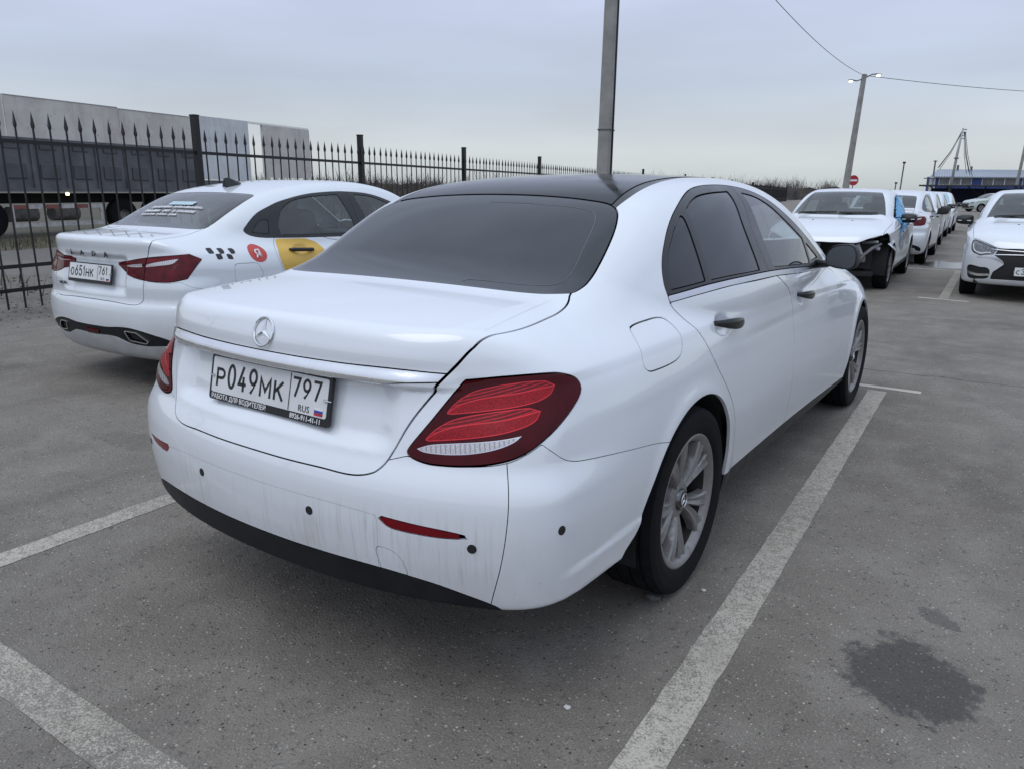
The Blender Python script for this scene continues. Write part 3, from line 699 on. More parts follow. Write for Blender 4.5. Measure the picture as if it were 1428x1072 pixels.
# ------------------------------------------------------------------ the white saloon in the foreground
def rear_point(f, x, z, lo=-.2, hi=.9):
    ys_ = np.linspace(lo, hi, 2200); v = f(np.full(2200, abs(x)), ys_, np.full(2200, z)); y = ys_[np.argmax(v < 0)]
    n = grad(f, np.array([[abs(x), y, z]]))[0]; n /= np.linalg.norm(n); n[0] *= 1 if x >= 0 else -1
    return Vector((x, y, z)), Vector(n)
def side_point(f, y, z, sx=1):
    xs_ = np.linspace(1.1, .3, 2000); v = f(xs_, np.full(2000, y), np.full(2000, z)); x = xs_[np.argmax(v < 0)]
    n = grad(f, np.array([[x, y, z]]))[0]; n /= np.linalg.norm(n); n[0] *= sx
    return Vector((x * sx, y, z)), Vector(n)
def strip_phi(line, fn, h):
    """distance to an open polyline minus half width h (for thin carved strips)"""
    q = smooth_poly(line, closed=False)
    def phi(V):
        A, B = fn(V); d = np.full(len(A), 9.)
        for (ax, ay), (bx, by) in zip(q[:-1], q[1:]):
            ex, ey = bx - ax, by - ay; t = np.clip(((A - ax) * ex + (B - ay) * ey) / (ex * ex + ey * ey + 1e-12), 0, 1)
            d = np.minimum(d, np.hypot(A - ax - t * ex, B - ay - t * ey))
        return d - h
    return phi
HANDLE = flat('handle_dark_metal', (.045, .047, .050), .12, .6)
BARM = flat('bright_bar_metal', (.80, .81, .83), .20, .85, .3, var=.06)
def screen_top(f, x, y):
    zs_ = np.linspace(1.6, .8, 2500); v = f(np.full(2500, abs(x)), np.full(2500, y), zs_); return Vector((x, y, zs_[np.argmax(v < 0)]))
def build_saloon():
    f = make_saloon()
    xs = np.concatenate([[-.0065], np.arange(.0065, .97, .013)]); ys = np.concatenate([np.arange(-.03, .6, .0105), np.arange(.6, 3.2, .018), np.arange(3.2, 5.0, .028)]); zs = np.concatenate([np.arange(.15, .80, .0115), np.arange(.80, 1.0, .0075), np.arange(1.0, 1.5, .0115)])
    S = surface_net(f, xs, ys, zs)
    root = thing('saloon_car', 'large white saloon with a black roof and tinted glass parked in the foreground bay', 'car')
    side = lambda c, n: (c[:, 0] > .45) & (n[:, 0] > .25); s_low = lambda c, n: (c[:, 0] > .5) & (c[:, 2] < .9)
    rearq = lambda c, n: (c[:, 1] < 1.0)
    # wheel openings
    A1 = [(1.50, .10, 1), (1.495, .36), (1.485, .45), (1.44, .57), (1.36, .66), (1.23, .708), (1.08, .706), (.945, .662), (.84, .59), (.765, .50), (.70, .40), (.62, .335), (.60, .1, 1)]
    A2 = [(3.655, .10, 1), (3.67, .32), (3.75, .465), (3.86, .60), (3.98, .68), (4.09, .708), (4.21, .69), (4.34, .61), (4.44, .48), (4.49, .34), (4.50, .1, 1)]
    for A in (A1, A2): _, S = carve(S, poly_yz(A), s_low, 0)
    # tail lamp, in developed coordinates round the corner
    TAIL = [(.662, .917, 1), (.811, .925), (.983, .927), (1.048, .917), (1.088, .900), (1.1, .876), (1.066, .843), (.997, .806), (.918, .772), (.854, .748), (.789, .732), (.666, .715), (.542, .710), (.488, .715), (.452, .728), (.457, .742), (.551, .824)]
    tail, S = carve(S, poly_w(TAIL), lambda c, n: (c[:, 0] > .35) & (c[:, 1] < .9), .0025)
    # rear screen, roof panel, windscreen, bonnet
    RW = [(0, 1.271), (.228, 1.266), (.397, 1.256), (.494, 1.243), (.540, 1.213), (.57, 1.166), (.598, 1.089), (.621, .98), (.635, .873), (.639, .805), (.627, .748), (.552, .692), (.34, .664), (.0, .655)]
    upz = lambda c, n: (n[:, 2] > .2) & (c[:, 2] > 1.02)
    rw, S = carve(S, poly_xy(RW + [(-p[0], p[1]) for p in RW[-2:0:-1]]), lambda c, n: (c[:, 2] > 1.03) & (c[:, 1] < 1.6) & (n[:, 2] > .1), .003)
    WS = [(0, 2.72), (.3, 2.715), (.50, 2.69, 1), (.60, 3.05), (.665, 3.40, 1), (.4, 3.52), (0, 3.56)]
    ws, S = carve(S, poly_xy(WS + [(-p[0],) + p[1:] for p in WS[-2:0:-1]]), lambda c, n: (c[:, 1] > 2.3) & (c[:, 2] > .99), .003)
    RF = [(.534, 1.20, 1), (.534, 1.337), (.516, 1.57), (.487, 1.902), (.475, 2.3), (.475, 2.75, 1)]
    roof, S = carve(S, poly_xy(RF + sym(RF)), lambda c, n: (c[:, 2] > 1.28) & (n[:, 2] > .5), .0015)
    RI = [(.511, 1.20, 1), (.506, 1.26), (.490, 1.392), (.470, 1.587), (.452, 1.9), (.445, 2.3), (.445, 2.75, 1)]
    roofp, ditch = carve(roof, poly_xy(RI + sym(RI)), lambda c, n: c[:, 2] > 1, .0015)
    HD = [(.0, 3.50), (.60, 3.42), (.74, 3.50, 1), (.72, 4.0), (.66, 4.5), (.5, 4.72), (0, 4.80)]
    hood, S = carve(S, poly_xy(HD + [(-p[0],) + p[1:] for p in HD[-2:0:-1]]), lambda c, n: (c[:, 1] > 3.3) & (n[:, 2] > .25) & (c[:, 2] > .7), .002)
    # front lamps, grille
    front = lambda c, n: (n[:, 1] > .12) & (c[:, 1] > 4.3)
    hl, S = carve(S, poly_xz([(.50, .66), (.62, .72), (.80, .76, 1), (.82, .70), (.74, .62), (.56, .60)]), front, .002)
    gr, S = carve(S, poly_xz([(-.42, .70), (.42, .70), (.44, .60), (.36, .48), (0, .46), (-.36, .48), (-.44, .60)]), front, .002)
    gl, S = carve(S, poly_xz([(-.70, .38), (0, .36), (.70, .38), (.66, .28), (0, .25), (-.66, .28)]), front, .002)
    # boot lid (x against y+z), chrome bar
    LID = [(0, 1.95, 1), (.633, 1.95, 1), (.633, 1.83), (.652, 1.768), (.664, 1.708), (.672, 1.611), (.674, 1.43), (.642, 1.255, 1), (.62, 1.189), (.597, 1.138), (.583, 1.105), (.538, 1.002), (.513, .935), (.487, .853), (.462, .782), (.436, .748), (.38, .722), (.28, .711), (.15, .700), (0, .697)]
    LIDC = LID + [(-p[0],) + p[1:] for p in LID[-2:0:-1]]
    lid, S = carve(S, poly_u(LIDC), lambda c, n: (c[:, 1] < .8) & (c[:, 2] > .6), .0028)
    bar, lid = carve(lid, poly_xz([(0, .9345), (.31, .9355), (.475, .9375), (.62, .931, 1), (.60, .912, 1), (.50, .906), (.43, .896), (.37, .890), (.28, .8885), (0, .8885), (-.28, .8885), (-.31, .9355)], n=6), lambda c, n: (n[:, 1] < -.2), .0018)
    # side glass house
    DLO = [(1.149, 1.043, 1), (1.152, 1.08), (1.176, 1.135), (1.222, 1.19), (1.308, 1.257), (1.423, 1.315), (1.60, 1.373), (1.765, 1.401), (1.977, 1.411), (2.17, 1.407), (2.351, 1.388), (2.528, 1.347), (2.711, 1.278), (2.95, 1.175), (3.31, 1.005, 1), (3.007, 1.003), (2.55, 1.036), (2.089, 1.058), (1.75, 1.064), (1.413, 1.060)]
    dlo, S = carve(S, poly_yz(DLO), side, .0015)
    QG = [(1.452, 1.304, 1), (1.36, 1.262), (1.296, 1.218), (1.240, 1.172), (1.200, 1.115), (1.178, 1.060, 1), (1.404, 1.072, 1)]
    RG = [(1.500, 1.318, 1), (1.60, 1.350), (1.70, 1.369), (1.85, 1.380), (2.03, 1.385, 1), (1.955, 1.253), (1.925, 1.072, 1), (1.65, 1.075), (1.442, 1.073, 1)]
    FG = [(2.19, 1.380, 1), (2.352, 1.361), (2.498, 1.318), (2.65, 1.25), (2.86, 1.155, 1), (2.81, 1.035, 1), (2.5, 1.052), (2.128, 1.070, 1), (2.135, 1.2)]
    FG2 = [(2.90, 1.135, 1), (3.10, 1.045, 1), (2.86, 1.045, 1)]
    qg, dlo = carve(dlo, poly_yz(QG), side, .002); rg, dlo = carve(dlo, poly_yz(RG), side, .002)
    fg, dlo = carve(dlo, poly_yz(FG), side, .002); fg2, dlo = carve(dlo, poly_yz(FG2), side, .002)
    bp = [(2.137, 1.45, 1), (2.137, 1.397), (2.03, 1.214), (2.035, 1.02, 1), (.9, 1.0, 1), (.9, 1.45, 1)]
    rear_trim, front_trim = carve(dlo, poly_yz(bp), side, .0012)
    belt = [(1.149, 1.042, 1), (1.413, 1.058), (1.75, 1.062), (2.089, 1.056), (2.55, 1.034), (3.007, 1.001), (3.33, .985, 1), (2.95, .992), (2.5, 1.012), (2.116, 1.033), (1.597, 1.040), (1.319, 1.031), (1.152, 1.020, 1)]
    belt_s, S = carve(S, poly_yz(belt, n=5), side, .0012)
    # bumper cover and its pieces
    BUMP = [(-1, .668, 1), (0, .668), (.15, .672), (.28, .680), (.36, .700), (.45, .722, 1), (.60, .710), (.80, .728), (.919, .768, 1), (.965, .742), (1.013, .716), (1.06, .703), (1.131, .694), (1.26, .680), (1.385, .664), (1.50, .648), (1.72, .61, 1), (1.72, .0, 1), (-1, .0, 1)]
    ww = lambda V: V[:, 0] + V[:, 1] - .2
    def bgap(V): return np.where(ww(V) > .86, .002, .0003)
    bphi = poly_w(BUMP)
    bumper, S = carve(S, lambda V: bphi(V) + bgap(V) - .001, lambda c, n: (c[:, 1] < 1.0) & (c[:, 2] < .85), .001)
    BLK = [(-1, .416, 1), (0, .415), (.132, .415), (.331, .411), (.518, .394), (.656, .367), (.749, .343), (.775, .328, 1), (.70, .1, 1), (-1, .1, 1)]
    valance, bumper = carve(bumper, poly_w(BLK), rearq, .0015)
    corner = [(.79, .80, 1), (.790, .734), (.790, .678), (.781, .583), (.762, .475), (.736, .372), (.72, .30, 1), (2, .2, 1), (2, .9, 1)]
    bside, bmid = carve(bumper, poly_w(corner), rearq, .0016)
    REFL = [(.328, .567, 1), (.40, .562), (.476, .557), (.565, .552), (.63, .546), (.667, .539, 1), (.61, .533), (.54, .530), (.476, .531), (.42, .533), (.366, .540)]
    refl, bmid = carve(bmid, poly_w(REFL), rearq, .0018)
    LINE = [(-1, .576, 1), (0, .576), (.15, .575), (.26, .571), (.331, .566, 1), (.331, .1, 1), (-1, .1, 1)]
    lphi = poly_w(LINE); lowb, bmid = carve(bmid, lambda V: lphi(V) + np.where((V[:, 2] > .55), .0018, -.0004) - .0005, rearq, .0005)
    bmid_R = bmid
    TOW = [(.341, .30, 1), (.341, .41), (.326, .455), (.328, .474), (.345, .477), (.391, .468), (.420, .445), (.438, .40), (.44, .30, 1)]
    low_R = lowb; TP = poly_w(TOW); towa, bmid_R = carve(bmid, TP, rearq, .0012); towb, low_R = carve(lowb, TP, rearq, .0012); tow = join(towa, towb)
    # doors, sill, fuel flap
    sill = [(.5, .32, 1), (1.5, .322), (2.65, .312), (3.66, .278), (3.9, .27, 1), (3.9, .0, 1), (.5, .0, 1)]
    sl, S = carve(S, poly_yz(sill), lambda c, n: (c[:, 1] > 1.3) & (c[:, 1] < 3.9) & (c[:, 2] < .45), .001)
    RD = [(1.150, 1.021, 1), (1.160, 1.000), (1.191, .962), (1.245, .904), (1.323, .80), (1.42, .70), (1.49, .62), (1.533, .536), (1.552, .44), (1.545, .36, 1), (1.54, .15, 1), (2.30, .15, 1), (2.345, .40), (2.365, .63), (2.380, .78), (2.345, .92), (2.2, 1.0), (2.115, 1.034, 1), (1.85, 1.038), (1.597, 1.041), (1.319, 1.032)]
    FD = [(2.115, 1.034, 1), (2.2, 1.0), (2.345, .92), (2.380, .78), (2.365, .63), (2.345, .40), (2.30, .15, 1), (3.28, .15, 1), (3.36, .416), (3.43, .586), (3.475, .744), (3.485, .873), (3.49, .94, 1), (3.33, .986, 1), (2.95, .993), (2.5, 1.013)]
    rd, S = carve(S, poly_yz(RD), side, .0028); fd, S = carve(S, poly_yz(FD), side, .0023)
    FUEL = [(.790, .885), (.828, .970), (.850, .982), (.96, .987), (1.045, .985), (1.078, .972), (1.090, .935), (1.078, .900), (1.045, .872), (.985, .860), (.85, .858), (.805, .864)]
    SR = S
    fuel, SR = carve(S, poly_yz(FUEL), side, .0020)
    # ---- objects
    panel('body', [(SR, 'right'), (S, 'left')], PAINT, root)
    panel('trunk_lid', lid, PAINT, root, depth=.014); panel('chrome_bar', bar, BARM, root, off=.003, depth=.010)
    panel('fuel_flap', fuel, PAINT, root, 'right', off=-.0008)
    bo = panel('bumper', [(bmid_R, 'right'), (low_R, 'right'), (bmid, 'left'), (lowb, 'left')], PAINT, root)
    panel('tow_cover', tow, PAINT, bo, 'right', off=-.0005); both('reflector', refl, LENS_RED, bo, off=-.002)
    both('bumper_side', bside, PAINT, root); panel('bumper_valance', valance, PLASTIC2, root, off=.002)
    panel('rear_window', rw, PRIVACY, root, off=-.003); panel('roof_panel', roofp, GLOSS_BLACK, root); both('roof_strip', ditch, TRIM, root, off=-.003)
    panel('windshield', ws, CLEARG, root, off=-.003, depth=.004); panel('hood', hood, PAINT, root)
    both('headlight', hl, LENS_CLEAR, root, off=.001); panel('grille', gr, GUNMETAL, root, off=-.006); panel('air_intake', gl, PLASTIC, root, off=-.004)
    rdo = both('rear_door', rd, PAINT, root); fdo = both('front_door', fd, PAINT, root); both('side_sill', sl, PLASTIC, root)
    for nm, s_, m_, k in (('window_trim', rear_trim, TRIM, rdo), ('window_trim', front_trim, TRIM, fdo)):
        for i, sd in enumerate(('right', 'left')): panel(nm, s_, m_, k[i], sd, off=-.001)
    for nm, s_, m_, k in (('quarter_window', qg, PRIVACY, rdo), ('door_window', rg, PRIVACY, rdo), ('door_window', fg, CLEARG, fdo), ('quarter_window', fg2, CLEARG, fdo)):
        for i, sd in enumerate(('right', 'left')): panel(nm, s_, m_, k[i], sd, off=-.0045, depth=.003)
    both('belt_molding', belt_s, SATIN, root, off=.001)
    # printed heater frame on the rear screen: a fine lighter line
    HE = [(.285, .665), (.255, .705), (.30, .722), (.45, .735), (.555, .768), (.577, .815), (.550, .96), (.502, 1.132), (.455, 1.180), (.26, 1.195), (0, 1.20)]
    b = MB(); b.tube([screen_top(f, q[0], q[1]) - Vector((0, -.0012, .0022)) for q in smooth_poly(HE, closed=False, n=5)], .0011, 4, False); b.build('heater_line', flat('heater_print', (.15, .155, .165), .3), root, True)
    # ---- tail lamps
    t = tail
    for _ in range(2): t = refine(t, np.ones(len(t.F), bool), f)
    BAR1 = [(.593, .834, 1), (.615, .853), (.650, .873), (.70, .891), (.811, .906), (.945, .911), (.989, .898, 1), (.966, .876), (.895, .859), (.74, .844), (.614, .833, 1)]
    BAR2 = [(.516, .768, 1), (.540, .787), (.575, .806), (.623, .823), (.708, .837), (.875, .850), (.926, .841, 1), (.902, .820), (.827, .802), (.702, .784), (.528, .765, 1)]
    CLR = [(.486, .744, 1), (.533, .757), (.60, .765), (.69, .773), (.77, .781), (.848, .790, 1), (.815, .775), (.745, .757), (.668, .744), (.60, .738), (.55, .7365), (.507, .738)]
    all_ = lambda c, n: c[:, 0] > 0
    wz = lambda V: (ww(V), V[:, 2])
    pieces = []
    MID1 = [(.593, .834), (.640, .856), (.72, .872), (.84, .883), (.985, .897)]; MID2 = [(.516, .768), (.570, .792), (.65, .809), (.78, .823), (.92, .841)]
    for P, mid in ((BAR1, MID1), (BAR2, MID2)):
        bar_, t = carve(t, poly_w(P), all_, 0); ph = poly_w(P)
        inner, ring = carve(bar_, lambda V: ph(V) + .0021, all_, 0)
        m_, inner = carve(inner, strip_phi(mid, wz, .0013), all_, 0)
        low_ = [(mid[0][0] - .2, mid[0][1] - .09, 1)] + [(mid[0][0] - .2, mid[0][1], 1)] + [tuple(q) + (1,) for q in mid] + [(1.3, mid[-1][1], 1), (1.3, mid[0][1] - .09, 1)]
        lo, hi = carve(inner, poly_w(low_), all_, 0)
        pieces.append((ring, m_, lo, hi))
    clr, t = carve(t, poly_w(CLR), all_, 0); pc = poly_w(CLR); ci, cr = carve(clr, lambda V: pc(V) + .0022, all_, 0)
    for sd in ('right', 'left'):
        tl = panel('taillight', t, LENS_DARK, root, sd, off=.003)
        for ring, m_, lo, hi in pieces:
            panel('light_guide', join(ring, m_), LENS_GUIDE, tl, sd, off=.0032, rim=False); panel('light_bar', lo, LENS_BAR, tl, sd, off=.003, rim=False); panel('light_bar', hi, LENS_STRIPE, tl, sd, off=.003, rim=False)
        panel('reversing_light', ci, LENS_CLEAR, tl, sd, off=.003, rim=False); panel('light_guide', cr, SATIN, tl, sd, off=.0032, rim=False)
    # ---- parking sensors
    for x, z in ((.245, .534), (-.245, .534), (.718, .511), (-.718, .511)):
        p, n = rear_point(f, x, z); b = MB(); b.tube([p - n * .01, p + n * .0015], .0125, 16); b.tube([p + n * .0015, p + n * .0022], .009, 16); b.build('parking_sensor', PLASTIC, root)
    for sx in (1, -1):
        p, n = side_point(f, .299, .548, sx); b = MB(); b.tube([p - n * .01, p + n * .0015], .0125, 16); b.build('parking_sensor', PLASTIC, root)
    # ---- star on the boot lid
    p, n = rear_point(f, 0, .987); M = frame_m(p + n * .001, (1, 0, 0), Vector((0, -n.z, 0)).cross(Vector((1, 0, 0))) if False else n.cross(Vector((1, 0, 0))) * 1.0)
    b = MB(); star_shape(b, 0, .0415, M, .004, .0034, .17); b.build('badge', CHROME, root, 'auto')
    # ---- number plate in its scoop
    p, n = rear_point(f, 0, .821, -.1); top_ = rear_point(f, .15, .885)[0]; bot_ = rear_point(f, .15, .757)[0]
    yd = Vector((0, top_.y - bot_.y, top_.z - bot_.z)).normalized(); n2 = Vector((1, 0, 0)).cross(yd)
    number_plate(root, Vector((0, (top_.y + bot_.y) / 2 - .004, .821)) - n2 * -.002, (1, 0, 0), yd, 'Р049МК', '797', 'РАБОТА ДЛЯ ВОДИТЕЛЕЙ', '8926-911-41-11')
    # ---- door handles: bridging grips over their cups
    for sx in (1, -1):
        for yh, zh, d in ((1.51, .915, rdo), (2.585, .906, fdo)):
            P, rad, n_ = [], [], 13
            for i in range(n_):
                t_ = i / (n_ - 1); y_ = yh - .112 + .224 * t_; z_ = zh + .008 - .020 * t_
                q, nn = side_point(f, y_, z_, sx); P.append(Vector((sx * (.9 if False else abs(q.x)), y_, z_)))
            base = [P[0].x + (P[-1].x - P[0].x) * i / (n_ - 1) for i in range(n_)]
            V, F = [], []
            for i in range(n_):
                t_ = i / (n_ - 1); out_ = .040 * math.sin(PI * min(1, max(0, t_ * 1.0))) ** .45 + .002; hh = .022 * (math.sin(PI * (.06 + .88 * t_)) ** .5)
                for k in range(10):
                    a = 2 * PI * k / 10; V.append((base[i] + sx * (out_ + .008 * math.cos(a)), P[i].y, P[i].z + hh * math.sin(a)))
            for i in range(n_ - 1):
                for k in range(10): F.append((i * 10 + k, i * 10 + (k + 1) % 10, i * 10 + 10 + (k + 1) % 10, i * 10 + 10 + k) if sx < 0 else (i * 10 + k, i * 10 + 10 + k, i * 10 + 10 + (k + 1) % 10, i * 10 + (k + 1) % 10))
            F += [tuple(range(10)), tuple((n_ - 1) * 10 + k for k in range(10))]
            b = MB(); b.add(V, F); b.build('handle', HANDLE, d[0 if sx > 0 else 1], 'auto')
    # ---- door mirrors
    for sx in (1, -1):
        mo = bpy.data.objects.new('side_mirror', None); COL.objects.link(mo); mo.parent = root; mo.location = (sx * .943, 2.955, 1.065); mo.rotation_euler = (0, 0, sx * R(-8)); mo.scale = (.92, 1, .94)
        def ell(a, wd, ht, skew):
            c, s_ = math.cos(a), math.sin(a); e_ = .70
            return (math.copysign(abs(c) ** e_, c) * wd * (1 - .10 * s_), math.copysign(abs(s_) ** e_, s_) * ht * (1 - .16 * c * sx * -1 * skew))
        V, F = [], []; n_ = 36; rings = [(-.010, .90), (-.014, .97), (-.004, 1.0), (.03, .99), (.065, .90), (.095, .70), (.112, .40), (.118, .02)]
        for y_, k_ in rings:
            for i in range(n_):
                x_, z_ = ell(2 * PI * i / n_, .086, .067, 1); V.append((x_ * k_ + sx * .02, y_, z_ * k_))
        for j in range(len(rings) - 1):
            for i in range(n_): F.append((j * n_ + i, j * n_ + (i + 1) % n_, (j + 1) * n_ + (i + 1) % n_, (j + 1) * n_ + i))
        b = MB(); b.add(V, F); b.build('mirror_housing', PLASTIC, mo, 'auto')
        V = [(ell(2 * PI * i / n_, .086, .067, 1)[0] * .905 + sx * .02, -.0085 - .0 , ell(2 * PI * i / n_, .086, .067, 1)[1] * .905) for i in range(n_)]; V = [(v[0], -.0095 + .17 * v[2] * .5 * 0 + (v[2] * .10), v[2]) for v in V]
        b = MB(); b.add(V, [tuple(range(n_))]); b.build('mirror_glass', flat('mirror_silver', (.42, .44, .46), .02, 1., var=.02), mo)
        b = MB(); b.tube([(-sx * .17, .05, -.055), (-sx * .09, .045, -.05), (-sx * .04, .04, -.035)], [.026, .022, .024], 10); b.build('mirror_arm', TRIM, mo, True)
    # aerial fin
    arch_liner(root, .90, 1.144, .335, .392); arch_liner(root, .90, 4.083, .335, .392)
    parts = wheel_parts(.335, .240, .228, .098, ALLOY, 5, 12.5, (.012, .016, .030))
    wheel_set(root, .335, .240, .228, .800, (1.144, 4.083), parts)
    for w_ in [o for o in root.children if o.name.split('.')[0] == 'wheel']:
        b = MB(); star_shape(b, 0, .024, frame_m((.0865, 0, 0), (0, 1, 0), (0, 0, 1)), .002, .002, .2); b.build('star_badge', SATIN, w_)
    cabin(root, 3.05, 2.15, 1.30, .68, .30, belt=1.02)
    # door linings and floor pan: the dark inside of the shell
    for s_ in (rd, fd): both('door_lining', Surf(s_.V, s_.N, s_.F), CABIN, root, off=-.035, rim=False)
    b = MB(); b.box((0, 2.7, .235), (1.62, 3.4, .05)); b.box((0, .62, .42), (1.3, .5, .12)); b.build('floor_pan', DARK, root)
    b = MB(); b.box((0, .80, .72), (1.20, .05, .55)); b.build('bulkhead', DARK, root); b = MB(); b.box((0, .98, 1.05), (1.1, .5, .02)); b.build('parcel_shelf', DARK, root); b = MB(); b.box((0, 3.46, .66), (1.35, .04, .5)); b.build('firewall', DARK, root)
    return root, f
SALOON, SALOON_F = build_saloon()
# ------------------------------------------------------------------ compact saloons of the fleet
def copy_tree(o, parent=None):
    c = o.copy(); COL.objects.link(c)
    if parent is not None: c.parent = parent
    for k in list(o.children): copy_tree(k, c)
    return c
def kids(o, name): return [c for c in o.children if c.name.split('.')[0] == name]
def drop(o):
    for c in list(o.children): drop(c)
    bpy.data.objects.remove(o)
def build_compact():
    f = make_compact()
    xs = np.concatenate([[-.008], np.arange(.008, .93, .016)]); ys = np.concatenate([np.arange(-.03, .5, .013), np.arange(.5, 3.2, .021), np.arange(3.2, 4.5, .016)]); zs = np.arange(.15, 1.5, .0135)
    S = surface_net(f, xs, ys, zs); pc = {}
    root = thing('saloon_car', 'x', 'car')
    side = lambda c, n: (c[:, 0] > .40) & (n[:, 0] > .25); s_low = lambda c, n: (c[:, 0] > .5) & (c[:, 2] < .85); rearq = lambda c, n: c[:, 1] < 1.0; frontq = lambda c, n: (c[:, 1] > 3.5)
    arc = lambda yc, r, zc_=.315: [(yc + r, .10, 1)] + [(yc + r * math.cos(a), zc_ + r * math.sin(a)) for a in np.linspace(-.05, PI + .05, 14)] + [(yc - r, .10, 1)]
    for yc in (.93, 3.565): _, S = carve(S, poly_yz(arc(yc, .362)), s_low, 0)
    RW = [(0, 1.09), (.30, 1.088), (.47, 1.095), (.515, 1.085), (.535, 1.04), (.555, .80), (.565, .62), (.548, .565), (.48, .54), (.25, .525), (0, .52)]
    pc['rear_window'], S = carve(S, poly_xy(RW + [(-p[0], p[1]) for p in RW[-2:0:-1]]), lambda c, n: (c[:, 2] > 1.05) & (c[:, 1] < 1.5) & (n[:, 2] > .1), .003)
    WS = [(0, 2.50), (.30, 2.50), (.505, 2.49, 1), (.60, 2.82), (.675, 3.17, 1), (.4, 3.27), (0, 3.30)]
    pc['windshield'], S = carve(S, poly_xy(WS + [(-p[0],) + p[1:] for p in WS[-2:0:-1]]), lambda c, n: (c[:, 1] > 2.2) & (c[:, 2] > 1.0), .003)
    HD = [(0, 3.30), (.45, 3.26), (.70, 3.17, 1), (.79, 3.30), (.80, 3.7), (.777, 4.08, 1), (.62, 4.235), (.464, 4.332), (.195, 4.374), (0, 4.380)]
    pc['hood'], S = carve(S, poly_xy(HD + [(-p[0],) + p[1:] for p in HD[-2:0:-1]]), lambda c, n: (c[:, 1] > 3.0) & (n[:, 2] > .3) & (c[:, 2] > .62), .0022)
    LID = [(0, 1.75, 1), (.57, 1.75, 1), (.567, 1.638), (.588, 1.4), (.588, 1.185, 1), (.560, 1.10), (.545, .985), (.540, .835), (.525, .745), (.465, .693), (.25, .678), (0, .673)]
    pc['trunk_lid'], S = carve(S, poly_u(LID + [(-p[0],) + p[1:] for p in LID[-2:0:-1]]), lambda c, n: (c[:, 1] < .7) & (c[:, 2] > .55), .003)
    TL = [(.168, .882, 1), (.484, .928), (.885, .954, 1), (.99, .918, 1), (.866, .797, 1), (.685, .775), (.43, .785), (.283, .817)]
    ph = poly_w(TL)
    tb, S = carve(S, ph, rearq, .002); tl, pc['trunk_lid'] = carve(pc['trunk_lid'], ph, rearq, .002)
    CL1 = [(.49, .885, 1), (.60, .902), (.80, .925, 1), (.74, .893), (.62, .880), (.49, .868, 1)]; CL2 = [(.27, .872, 1), (.37, .884), (.455, .890, 1), (.455, .868, 1), (.35, .865)]
    UP1 = [(.49, .918, 1), (.65, .930), (.87, .944, 1), (.80, .932), (.62, .910), (.49, .897, 1)]
    f.f = None if False else 0
    tb = refine(tb, np.ones(len(tb.F), bool), f); tl = refine(tl, np.ones(len(tl.F), bool), f)
    al = lambda c, n: c[:, 0] > 0
    c1, tb = carve(tb, poly_w(CL1), al, 0); u1, tb = carve(tb, poly_w(UP1), al, 0); c2, tl = carve(tl, poly_w(CL2), al, 0)
    DLO = [(.838, 1.075), (.862, 1.112), (.974, 1.198), (1.10, 1.252), (1.218, 1.290), (1.465, 1.338), (1.70, 1.358), (1.9, 1.362), (2.2, 1.340), (2.45, 1.270), (2.70, 1.160), (2.95, 1.020, 1), (2.6, 1.000), (2.1, 1.005), (1.63, 1.012), (1.05, 1.026), (.90, 1.040)]
    dlo, S = carve(S, poly_yz(DLO), side, .0015)
    RG = [(1.115, 1.045, 1), (1.12, 1.12), (1.18, 1.215), (1.30, 1.285), (1.47, 1.318), (1.80, 1.340, 1), (1.862, 1.15), (1.865, 1.035, 1)]
    FG = [(1.985, 1.338, 1), (2.18, 1.322), (2.38, 1.262), (2.62, 1.15, 1), (2.66, 1.03, 1), (2.05, 1.030, 1), (2.03, 1.18)]
    QG = [(.895, 1.070, 1), (.98, 1.150), (1.05, 1.155, 1), (1.02, 1.055, 1)]
    pc['rg'], dlo = carve(dlo, poly_yz(RG), side, .002); pc['fg'], dlo = carve(dlo, poly_yz(FG), side, .002); pc['qg'], dlo = carve(dlo, poly_yz(QG), side, .002)
    pc['rt'], pc['ft'] = carve(dlo, poly_yz([(1.905, 1.5, 1), (1.93, 1.2), (1.94, .98, 1), (.8, .98, 1), (.8, 1.5, 1)]), side, .0012)
    ww = lambda V: V[:, 0] + V[:, 1] - .2
    BU = [(-1, .640, 1), (0, .640), (.25, .648), (.36, .668), (.43, .72), (.50, .775, 1), (.685, .768), (.80, .775), (.90, .745), (1.15, .700), (1.40, .66), (1.62, .60, 1), (1.62, 0, 1), (-1, 0, 1)]
    bum, S = carve(S, poly_w(BU), lambda c, n: (c[:, 1] < .95) & (c[:, 2] < .85), .0008)
    BLK = [(-1, .447, 1), (0, .447), (.16, .458), (.30, .455), (.52, .420), (.655, .392), (.80, .340), (.84, .28, 1), (.70, .30), (.625, .345, 1), (.42, .335), (.25, .345), (.09, .382), (-.09, .382, 1), (-1, .382, 1)]
    pc['valance'], bum = carve(bum, poly_w(BLK), rearq, .001)
    SK = [(-1, .40, 1), (.09, .385, 1), (.25, .345), (.42, .335), (.60, .34), (.66, .1, 1), (-1, .1, 1)]
    pc['skid'], bum = carve(bum, poly_w(SK), rearq, .001)
    EX = [(.195, .438, 1), (.33, .432, 1), (.455, .370, 1), (.42, .352, 1), (.25, .366, 1)]
    pe = poly_w(EX, n=2); ex, pc['valance'] = carve(pc['valance'], pe, rearq, 0); pc['ex_in'], pc['ex_rim'] = carve(ex, lambda V: pe(V) + .007, rearq, 0)
    FO = [(-.09, .418, 1), (.09, .418, 1), (.075, .388, 1), (-.075, .388, 1)]
    pc['fog'], pc['valance'] = carve(pc['valance'], poly_xz(FO), rearq, .001); pc['bumper'] = bum
